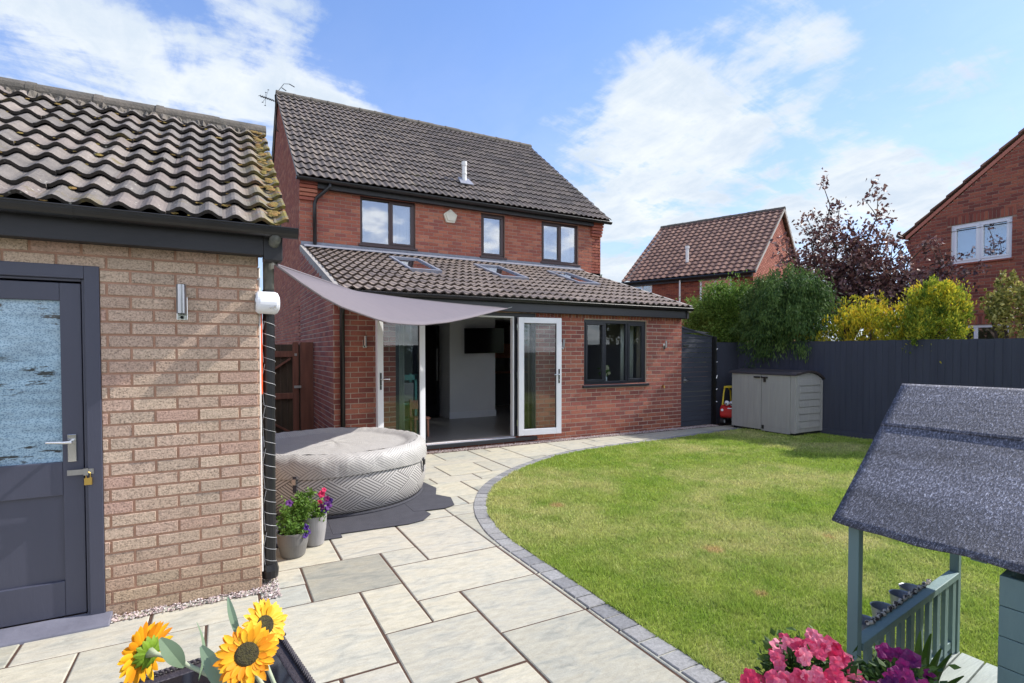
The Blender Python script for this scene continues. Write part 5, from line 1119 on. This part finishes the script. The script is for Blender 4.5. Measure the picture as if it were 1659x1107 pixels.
def pot(name, label, c, r, h, m, wob=0, group=None):
    t = thing(name, label, 'flower pot', c, group)
    s = MB(); s.lathe([(r*.66, 0), (r*.75, .01), (r*.94, h*.55), (r, h-.012), (r*1.0, h), (r*.93, h), (r*.90, h-.03)], c, 40); s.build('pot', m, t, smooth=False)
    s = MB(); s.lathe([(r*.9, h-.028), (.001, h-.022)], c, 20); s.build('soil', 'soil', t); return t
def potplant(t, c, h, blobs, n, size, m, flowers):
    b_ = MB(); leaves(b_, blobs, n, size, mode='out', clumps=45, sig=.2, aspect=.6, fill=.35); 
    for bl in blobs: b_.tube([(c[0], c[1], c[2]+h-.03), ((c[0]+bl[0])/2, (c[1]+bl[1])/2, bl[2]-.02), (bl[0], bl[1], bl[2]+.02)], .003, 5)
    f_ = b_.build('foliage', m, t)
    for mt_, lst in flowers.items():
        for (p, r) in lst:
            q = MB(); d = (Vector((0, 0, 1.56))-Vector(p)).normalized()+Vector((random.uniform(-.4, .4), random.uniform(-.4, .4), random.uniform(-.2, .5))); bloom(q, p, d, r); q.build('flower', mt_, t)
t = pot('flower_pot', 'low rounded mid grey pot of violet flowers, nearer of the two by the hot tub', (.455, 4.33, .0), .115, .19, 'grey_pot', group='flower pots by the hot tub')
potplant(t, (.455, 4.33, 0), .19, [(.44, 4.31, .215, .09, .08, .045), (.52, 4.27, .20, .045, .045, .045), (.40, 4.38, .28, .045, .05, .11)], 900, .026, 'leaf_pot',
         {'petal_violet': [((.535, 4.24, 0.230), .026), ((.55, 4.25, 0.190), .024), ((.53, 4.23, 0.170), .02)]})
t = pot('flower_pot', 'taller pale grey pot with red and violet petunias, farther of the two', (.635, 4.50, .0), .095, .24, 'pale_pot', group='flower pots by the hot tub')
potplant(t, (.635, 4.50, 0), .24, [(.55, 4.46, .32, .12, .11, .10), (.67, 4.48, .31, .08, .09, .07), (.50, 4.50, .29, .08, .10, .12), (.59, 4.5, .41, .05, .05, .05), (.53, 4.48, .42, .05, .05, .04)], 1700, .027, 'leaf_pot',
         {'petal_violet': [((.72, 4.40, 0.330), .035), ((.70, 4.40, 0.300), .03), ((.74, 4.42, 0.360), .026), ((.44, 4.42, 0.380), .028)], 'petal_red': [((.68, 4.42, 0.420), .028), ((.70, 4.43, 0.450), .02), ((.66, 4.40, 0.360), .022)], 'petal_purple': [((.67, 4.38, 0.330), .024), ((.72, 4.42, 0.380), .022)]})
# tall planters beside the playhouse whose tops reach into view
t = pot('planter', 'planter overflowing with bright pink petunias on the paving near the playhouse', (1.40, .90, 0), .15, .50, 'grey_pot', group='petunia planters in the foreground')
fl = []
def scatter(c, rad, n, r):
    out = []
    for i in range(n):
        d = Vector((random.gauss(0, 1), random.gauss(0, 1), random.gauss(0, 1))).normalized()
        if d.dot(Vector((-.6, -.5, .62))) < -.2: d = -d
        out.append(((c[0]+d.x*rad[0], c[1]+d.y*rad[1], c[2]+d.z*rad[2]), r*random.uniform(.75, 1.2)))
    return out
pk = scatter((1.425, .885, .665), (.115, .10, .095), 62, .019)+scatter((1.32, .90, .64), (.07, .06, .05), 14, .019)+[((1.216, .921, .70), .018), ((1.211, .93, .685), .015), ((1.23, .915, .68), .014)]
potplant(t, (1.40, .90, 0), .50, [(1.41, .89, .64, .13, .11, .10), (1.30, .91, .61, .08, .07, .06), (1.52, .85, .60, .07, .07, .07)], 2200, .026, 'leaf_dark', {'petal_pink': pk})
t = pot('planter', 'planter of dark purple petunias in front of the playhouse railing', (1.62, .76, 0), .13, .52, 'grey_pot', group='petunia planters in the foreground')
pq = scatter((1.62, .765, .665), (.075, .07, .055), 20, .020)+scatter((1.55, .77, .65), (.05, .04, .04), 6, .020)+scatter((1.68, .735, .64), (.04, .04, .04), 5, .018)
potplant(t, (1.62, .76, 0), .52, [(1.62, .77, .62, .10, .10, .07)], 1300, .026, 'leaf_dark', {'petal_purple': pq[:25], 'petal_violet': pq[25:]})

# ------------------------------------------------------------------ storage shed
t = thing('storage_shed', 'grey plastic garden storage box with two doors and dark curved lid', 'garden store', (9.5, 6.68, 0))
s = MB(); s.box(9.11, 9.85, 6.02, 7.34, .0, .08); s.build('base', 'black_plastic', t)
s = MB(); pr = [(9.10, 0.06), (9.87, .06), (9.87, 1.02), (9.75, 1.09), (9.60, 1.135), (9.45, 1.15), (9.3, 1.135), (9.10, 1.11)]
s.prism([(x, 6.0, z) for x, z in pr], (0, .03, 0)); s.prism([(x, 7.33, z) for x, z in pr], (0, .03, 0)); s.box(9.84, 9.87, 6.03, 7.33, .06, 1.02)
for k in range(7):
    z = .14+.13*k; s.hexa([(9.18, 5.982, z), (9.80, 5.982, z), (9.80, 6.0, z), (9.18, 6.0, z), (9.18, 5.992, z+.115), (9.80, 5.992, z+.115), (9.80, 6.0, z+.115), (9.18, 6.0, z+.115)])
s.box(9.095, 9.17, 5.985, 6.0, .06, 1.11); s.box(9.81, 9.875, 5.985, 6.0, .06, 1.0); s.build('side_panel', 'shed_panel', t, bevel=.003)
for a_, b_ in ((6.0, 6.09), (7.27, 7.36)): s = MB(); s.box(9.07, 9.10, a_, b_, .05, 1.10); s.build('front_frame', 'shed_panel', t, bevel=.003)
for y0, y1 in ((6.095, 6.675), (6.685, 7.265)):
    s = MB(); s.box(9.06, 9.09, y0, y1, .03 if y0 < 6.3 else .05, 1.10)
    for k in range(1, 5): yy = y0+(y1-y0)*k/5; s.box(9.055, 9.06, yy-.045, yy+.045, .12, .96)
    d_ = s.build('door', 'shed_panel', t, bevel=.004)
    s = MB(); yh = y1-.13 if y0 < 6.3 else y0+.02; s.box(9.03, 9.058, yh, yh+.13, 1.035, 1.062); 
    if y0 < 6.3: s.box(9.035, 9.058, yh+.04, yh+.08, .96, 1.035)
    s.build('handle', 'black_plastic', d_, bevel=.004)
s = MB(); s.box(9.04, 9.06, 6.62, 6.655, .07, .14); s.build('floor_bolt', 'black_plastic', t)
s = MB(); lp = [(9.03, 1.105), (9.05, 1.15), (9.2, 1.165), (9.33, 1.185), (9.45, 1.195), (9.6, 1.185), (9.75, 1.14), (9.9, 1.05), (9.9, 1.02), (9.75, 1.10), (9.6, 1.145), (9.45, 1.155), (9.3, 1.14), (9.1, 1.112)]
s.prism([(x, 5.96, z) for x, z in lp], (0, 1.44, 0)); s.build('lid', 'shed_lid', t, bevel=.006)
# ------------------------------------------------------------------ toy car
t = thing('toy_car', 'red and yellow ride-on toy car with round eyes half hidden behind the storage box', 'toy car', (9.4, 7.55, 0))
F = frame((9.12, 7.50, 0), (.35, -.94, 0), (-.94, -.35, 0))
s = MB(); P_ = [(0, .20), (0, .34), (.03, .40), (.12, .44), (.62, .46), (.66, .40), (.68, .22), (.60, .16), (.06, .16)]
def side_poly(u0, u1, pr_, inset=0): return [F(u0, z, -d) for d, z in pr_]
uu0, uu1 = -.17, .25
s.prism([F(uu0, z, -d) for d, z in P_], F(uu1, 0, 0)-F(uu0, 0, 0)); s.build('body', 'toy_red', t, bevel=.03)
s = MB()
for u in (uu0+.03, uu1-.03): s.tube([F(u, .42, -.10), F(u, .66, -.16), F(u, .78, -.22), F(u, .79, -.40), F(u, .70, -.55), F(u, .45, -.60)], .018, 8)
s.fbox(F, uu0+.02, uu1-.02, .78, .815, -.45, -.18); s.build('roof', 'toy_yellow', t, bevel=.01)
for u in (uu0+.03, uu1-.03):
    for d in (-.12, -.54): s = MB(); s.tube([F(u-.035, .085, d), F(u+.035, .085, d)], .085, 18); w_ = s.build('wheel', 'black_plastic', t); s = MB(); s.tube([F(u-.04, .085, d), F(u+.04, .085, d)], .035, 12); s.build('hub', 'white_upvc', w_)
s = MB(); 
for u in (-.03, .07): s.lathe([(.001, -.05), (.035, -.035), (.05, 0), (.04, .04), (.001, .06)], F(u, .47, -.04), 14)
s.build('eyes', 'white_upvc', t, smooth=True); s = MB()
for u in (-.03, .07): s.tube([F(u, .46, .004), F(u, .46, .012)], .016, 10)
s.build('pupils', 'black_plastic', t); s = MB()
for u in (-.11, .18): s.tube([F(u, .33, -.005), F(u, .33, .012)], .026, 14)
s.build('headlight', 'white_upvc', t); s = MB(); s.fbox(F, 0, .08, .36, .38, -.01, .008); s.build('badge', 'white_upvc', t)

# ------------------------------------------------------------------ playhouse
PH = thing('playhouse', 'sage green wooden playhouse with felt roof and slatted porch railing, right foreground', 'playhouse', (2.5, .3, 0))
pz = 1.41; ez = .93; PX0, PX1, PXM = 1.975, 3.27, 2.62; PY1, PY0 = 1.165, -.9
s = MB(); n = 24
for sg in (-1, 1):
    xe = PX0 if sg < 0 else PXM+(PXM-PX0)
    for (f0_, f1_, off) in ((0, .72, 0.), (.66, 1., .0045)):
        k_ = 18; rows = []
        for i in range(k_+1):
            f = f0_+(f1_-f0_)*i/k_; rows.append((xe+(PXM-xe)*f, ez+(pz-ez)*f+off+(.006 if f0_ == 0 else 0)*math.sin(f*4.3)*-.5))
        vs = []
        for j in range(61):
            y = PY0+(PY1-PY0)*j/60
            for q_, (x, z) in enumerate(rows): vs.append((x, y, z+.0012*math.sin(y*9+x*5)+(.005*math.sin(y*11)+.003*math.sin(y*27))*(max(0, 1-q_/3) if f0_ == 0 else 0)))
        fs = [(j*(k_+1)+i, j*(k_+1)+i+1, (j+1)*(k_+1)+i+1, (j+1)*(k_+1)+i) for j in range(60) for i in range(k_)]
        s.add(vs, fs)
s.build('roof_felt', 'felt', PH, solid=.005, smooth=True)
s = MB()
for sg in (-1, 1):
    xe = PX0+.03 if sg < 0 else PXM+(PXM-PX0)-.03
    s.hexa([(xe, PY0+.02, ez-.02+.015), (xe, PY1-.03, ez-.02+.015), (PXM, PY1-.03, pz-.03), (PXM, PY0+.02, pz-.03), (xe, PY0+.02, ez+.008), (xe, PY1-.03, ez+.008), (PXM, PY1-.03, pz-.012), (PXM, PY0+.02, pz-.012)])
s.build('roof_boards', 'play_paint', PH)
s = MB()
for y in (1.10, .74): s.beam((2.02, y, ez-.005), (PXM, y, pz-.07), .03, .04, (0, 1, 0)); s.beam((PXM, y, pz-.07), (3.18, y, ez-.005), .03, .04, (0, 1, 0))
for x in (2.075, 3.16): s.beam((x, PY0+.1, ez+.03), (x, 1.13, ez+.03), .03, .035)
s.build('rafters', 'play_paint', PH)
for x in (2.03, 3.14): s = MB(); s.box(x-.019, x+.019, 1.082, 1.12, .0, ez+.01); s.build('post', 'play_paint', PH, bevel=.003)
s = MB(); s.box(2.053, 3.117, 1.078, 1.122, .455, .485); s.build('rail', 'play_paint', PH, bevel=.003)
s = MB(); s.box(2.053, 3.117, 1.088, 1.108, .13, .165); s.build('rail', 'play_paint', PH, bevel=.003)
for k in range(10): x = 2.13+.105*k; s = MB(); s.box(x-.022, x+.022, 1.084, 1.102, .10, .454); s.build('slat', 'play_paint', PH, bevel=.002)
s = MB()
for k in range(5):
    y0 = .70+.095*k; s.box(2.0, 3.16, y0, y0+.088, .065, .085)
s.build('deck', 'play_deck', PH, bevel=.003)
s = MB(); s.box(2.0, 3.16, .69, 1.18, .0, .06); s.build('deck_frame', 'play_paint', PH)
s = MB(); z = .0
while z < ez-.10:
    s.box(2.005, 2.025, PY0+.1, .685, z, z+.088); s.box(3.12, 3.14, PY0+.1, .685, z, z+.088); s.box(2.025, 2.35, .665, .685, z, z+.088); s.box(2.80, 3.12, .665, .685, z, z+.088); s.box(2.025, 3.12, PY0+.1, PY0+.12, z, z+.088); z += .09
s.build('cabin_wall', 'play_paint', PH, bevel=.002)
s = MB(); s.hexa([(2.03, .66, ez-.07), (3.12, .66, ez-.07), (3.12, .68, ez-.07), (2.03, .68, ez-.07), (2.60, .66, pz-.10), (2.64, .66, pz-.10), (2.64, .68, pz-.10), (2.60, .68, pz-.10)]); s.build('gable_board', 'play_paint', PH)
for ch in PH.children:      # the little house stands slightly out of square
    for vtx in ch.data.vertices: vtx.co.y += .122*(vtx.co.x+2.5-2.03)
def bucket(x, z, label):
    yy = 1.175+.122*(x-2.03)
    t = thing('zinc_bucket', label, 'bucket', (x, yy, z), 'small zinc buckets hanging outside the playhouse railing')
    s = MB(); s.lathe([(.032, 0), (.046, .10), (.049, .102), (.045, .099), (.031, .006), (.001, .005)], (x, yy, z), 28); s.build('pail', 'zinc', t, smooth=False)
    s = MB(); s.tube([(x, yy-.05, z+.09), (x, yy-.06, z+.115)], .003, 5); s.build('hook', 'steel', t); return t
b0 = bucket(2.30, .355, 'zinc bucket hanging on the railing closest to the near porch post')
for x_, lb in ((2.485, 'zinc bucket hanging on the railing, second from the near porch post'), (2.686, 'zinc bucket hanging on the railing, second from the far end'), (2.80, 'zinc bucket hanging on the railing, farthest from the near porch post')):
    copytree(b0, (x_, 1.175+.122*(x_-2.03), .358), lb)
s = MB(); pts = [(2.20+.68*i/60, 1.125+.122*(.17+.68*i/60)+.004*math.sin(i*1.3), .492+.004*math.cos(i*1.3)) for i in range(61)]; s.tube(pts, [.008+.002*math.sin(i*2.1) for i in range(61)], 7)
m, b, v = newmat('twist'); L(ramp(noise(v, 55, 2, .5), [(.45, (.05, .035, .03)), (.52, (.5, .45, .38))]), b.inputs['Base Color']); b.inputs['Roughness'].default_value = .8; MT['twist'] = m
tag(s.build('twisted_garland', 'twist', None, org=(2.1, 1.1, .49)), 'brown and cream twisted garland lying along the playhouse railing', 'garland')
def bigleaf(mb, base, tip, w_, up=(0, 0, 1), curve=.1, n=9):
    base = Vector(base); tip = Vector(tip); d = tip-base; sd = d.cross(Vector(up)).normalized(); nn = sd.cross(d).normalized(); vs = []
    for i in range(n+1):
        f = i/n; ww_ = w_*math.sin(math.pi*min(1, f*.93+.03))**.8; c = base+d*f+nn*(curve*math.sin(math.pi*f)*d.length)
        vs += [c-sd*ww_/2+nn*ww_*.12, c, c+sd*ww_/2+nn*ww_*.12]
    mb.add(vs, [(3*i+a, 3*i+a+1, 3*i+a+4, 3*i+a+3) for i in range(n) for a in (0, 1)])
t = thing('lily_plant', 'broad leaved green plant growing against the inside of the playhouse railing', 'plant', (2.40, 1.02, .085))
s = MB()
for tip, w_ in (((2.37, 1.04, .47), .045), ((2.43, 1.03, .45), .05), ((2.32, 1.0, .40), .045), ((2.49, 1.02, .38), .05), ((2.40, .95, .42), .05), ((2.45, .93, .33), .05)): bigleaf(s, (2.40, 1.02, .14), tip, w_, (.3, 1, .1), .06)
s.build('leaves', 'leaf_green', t); s = MB(); s.lathe([(.03, 0), (.042, .06), (.036, .06), (.001, .055)], (2.40, 1.02, .086), 16); s.build('pot', 'grey_pot', t)
s = MB(); bigleaf(s, (1.62, .86, .55), (1.98, .84, .47), .05, (0, 0, 1), .22); bigleaf(s, (1.62, .86, .52), (1.86, .72, .55), .04, (0, 0, 1), .2); s.build('long_leaf', 'leaf_green', bpy.data.objects['planter.001'])

# ------------------------------------------------------------------ rattan table and sunflowers
c0 = Vector((.15, 1.70, 0)); ua = Vector((-.985, -.172, 0)).normalized(); ub = Vector((.172, -.985, 0)).normalized(); TZ = .72
t = thing('rattan_table', 'black woven rattan garden table with dark glass top at the bottom edge', 'table', c0+ua*.5+ub*.35)
q = lambda a, b_, z: c0+ua*a+ub*b_+Vector((0, 0, z)); TA, TB = .95, .62
s = MB()
for (a0, a1, b0_, b1) in ((0, TA, 0, .045), (0, TA, TB-.045, TB), (0, .045, .045, TB-.045), (TA-.045, TA, .045, TB-.045)):
    s.hexa([q(a0, b0_, TZ-.12), q(a1, b0_, TZ-.12), q(a1, b1, TZ-.12), q(a0, b1, TZ-.12), q(a0, b0_, TZ-.004), q(a1, b0_, TZ-.004), q(a1, b1, TZ-.004), q(a0, b1, TZ-.004)])
s.build('apron', 'rattan', t, bevel=.006)
def braid(mb, p, d, L_):
    n = int(L_/.012)
    for i in range(n):
        c = p+d*(i+.5)*.012; mb.tube([c-d*.008+Vector((0, 0, -.002)), c+Vector((0, 0, .005)), c+d*.009+ (d.cross(Vector((0, 0, 1))))*.006], .005, 5)
s = MB(); braid(s, q(0, .01, TZ), ua, TA); braid(s, q(.01, 0, TZ), ub, TB); braid(s, q(0, TB-.01, TZ), ua, TA); braid(s, q(TA-.01, 0, TZ), ub, TB); s.build('braided_edge', 'rattan', t)
s = MB(); s.hexa([q(.045, .045, TZ-.012), q(TA-.045, .045, TZ-.012), q(TA-.045, TB-.045, TZ-.012), q(.045, TB-.045, TZ-.012), q(.045, .045, TZ-.004), q(TA-.045, .045, TZ-.004), q(TA-.045, TB-.045, TZ-.004), q(.045, TB-.045, TZ-.004)]); s.build('glass_top', 'dark_glass', t)
for a in (.03, TA-.03):
    for b_ in (.03, TB-.03): s = MB(); s.tube([q(a, b_, 0), q(a, b_, TZ-.12)], .028, 10); s.build('leg', 'rattan', t)
VB = Vector((.115, 1.12, TZ))
t = thing('vase', 'dark glass vase on the rattan table holding the sunflowers', 'vase', VB)
s = MB(); s.lathe([(.04, 0), (.05, .02), (.045, .1), (.035, .13), (.042, .15), (.038, .15), (.031, .13), (.001, .02)], VB, 24); s.build('body', 'dark_glass', t, smooth=True)
def sunflower(label, hc, nrm, r, lf_, pm, bend, rot=0):
    hc = Vector(hc); nrm = Vector(nrm).normalized(); x = nrm.orthogonal().normalized(); y = nrm.cross(x); b0_ = VB+Vector((0, 0, .1))
    t = thing('sunflower', label, 'flower', b0_, 'sunflowers in the vase')
    neck = hc-nrm*r*.45; s = MB(); P0 = b0_; P1 = neck+Vector(bend); pts = []
    for i in range(15):
        f = i/14; pts.append(P0*(1-f)**2+P1*2*f*(1-f)+neck*f*f)
    s.tube(pts+[hc-nrm*r*.12], [.0045]*15+[.012], 7); s.build('stem', 'stem', t, smooth=True)
    s = MB(); prof = [(.001, .07), (.18, .075), (.32, .06), (.375, -.01), (.36, -.09)]; vs = []; n = 28
    for (rr, h) in prof:
        for j in range(n): a = 2*math.pi*j/n; vs.append(hc+x*math.cos(a)*rr*r+y*math.sin(a)*rr*r+nrm*h*r)
    s.add(vs, [(i*n+j, i*n+(j+1) % n, (i+1)*n+(j+1) % n, (i+1)*n+j) for i in range(4) for j in range(n)]); s.build('seed_head', 'seed', t, smooth=True)
    s = MB()
    for lay, (cnt, ln, tilt, w_) in enumerate(((22, 1.0, -.02, .23), (20, .92, .14, .22), (16, .72, .32, .19))):
        for k in range(cnt):
            a = 2*math.pi*(k+.5*lay+random.uniform(-.25, .25))/cnt; d = x*math.cos(a)+y*math.sin(a); sd = -x*math.sin(a)+y*math.cos(a); L_ = r*ln*random.uniform(.85, 1.08); tt = tilt+random.uniform(-.15, .15); curl = random.uniform(-.25, .1)
            vs = []; m_ = 6
            for i in range(m_+1):
                f = i/m_; rad = r*.36+(L_-r*.36)*f; ww_ = w_*r*(math.sin(math.pi*(f*.86+.10))**.7)*(1 if f < 1 else .05); c = hc+d*rad+nrm*((rad-r*.36)*tt+curl*f*f*r*.35 - .02*r+lay*.012*r)
                vs += [c-sd*ww_/2+nrm*ww_*.18, c, c+sd*ww_/2+nrm*ww_*.18]
            rr = random.random(); s.add(vs, [(3*i+q_, 3*i+q_+1, 3*i+q_+4, 3*i+q_+3) for i in range(m_) for q_ in (0, 1)], rr*.8+.1*(2-lay)*0)
    s.build('petals', pm, t, smooth=True)
    s = MB()
    for k in range(14):
        a = 2*math.pi*k/14; d = x*math.cos(a)+y*math.sin(a); bigleaf(s, hc-nrm*r*.16+d*r*.05, hc+d*r*.52-nrm*r*random.uniform(.02, .14), r*.24, nrm, -.15, 5)
    s.lathe([(.001, 0), (.001, .001)], hc, 3); s.build('sepals', 'sepal', t)
    s = MB()
    for (b1, tp, w_, up) in lf_: bigleaf(s, b1, tp, w_, up, .10)
    if lf_: s.build('leaf', 'silver_leaf', t)
H1 = Vector((.036, 1.183, .95)); 
sunflower('golden orange sunflower facing the viewer, lower of the pair on the right', H1, Vector((-.0, -1.0, .75)), .062, [((.03, 1.15, .86), (-.045, 1.25, .955), .036, (0, -1, .3)), ((.06, 1.13, .86), (-.05, 1.07, .865), .032, (0, 0, 1))], 'petal_sun', (.02, .0, -.06))
sunflower('pale yellow sunflower half hidden above the golden one', Vector((.080, 1.345, .925)), Vector((.55, -.8, .55)), .058, [((.03, 1.33, .90), (.005, 1.42, .975), .016, (0, -1, 0))], 'petal_sunpale', (.0, .03, -.08))
sunflower('orange sunflower turned away showing its green back, left of the vase', Vector((-.145, 1.30, .945)), Vector((-.72, .66, .02)), .062, [((-.075, 1.24, .925), (-.115, 1.25, .99), .032, (.3, -1, .1)), ((-.05, 1.22, .90), (-.055, 1.30, .985), .014, (1, -.6, 0))], 'petal_sun', (.06, -.02, -.02))
tag(MB().add([(.54, 2.22, .004), (.60, 2.235, .008), (.64, 2.22, .004), (.585, 2.20, .006)], [(0, 1, 2, 3)]).build('fallen_leaf', 'orange_leaf', None, org=(.58, 2.22, .004), solid=.001), 'small dry orange leaf lying on the pale slab right of the sunflowers', 'leaf')
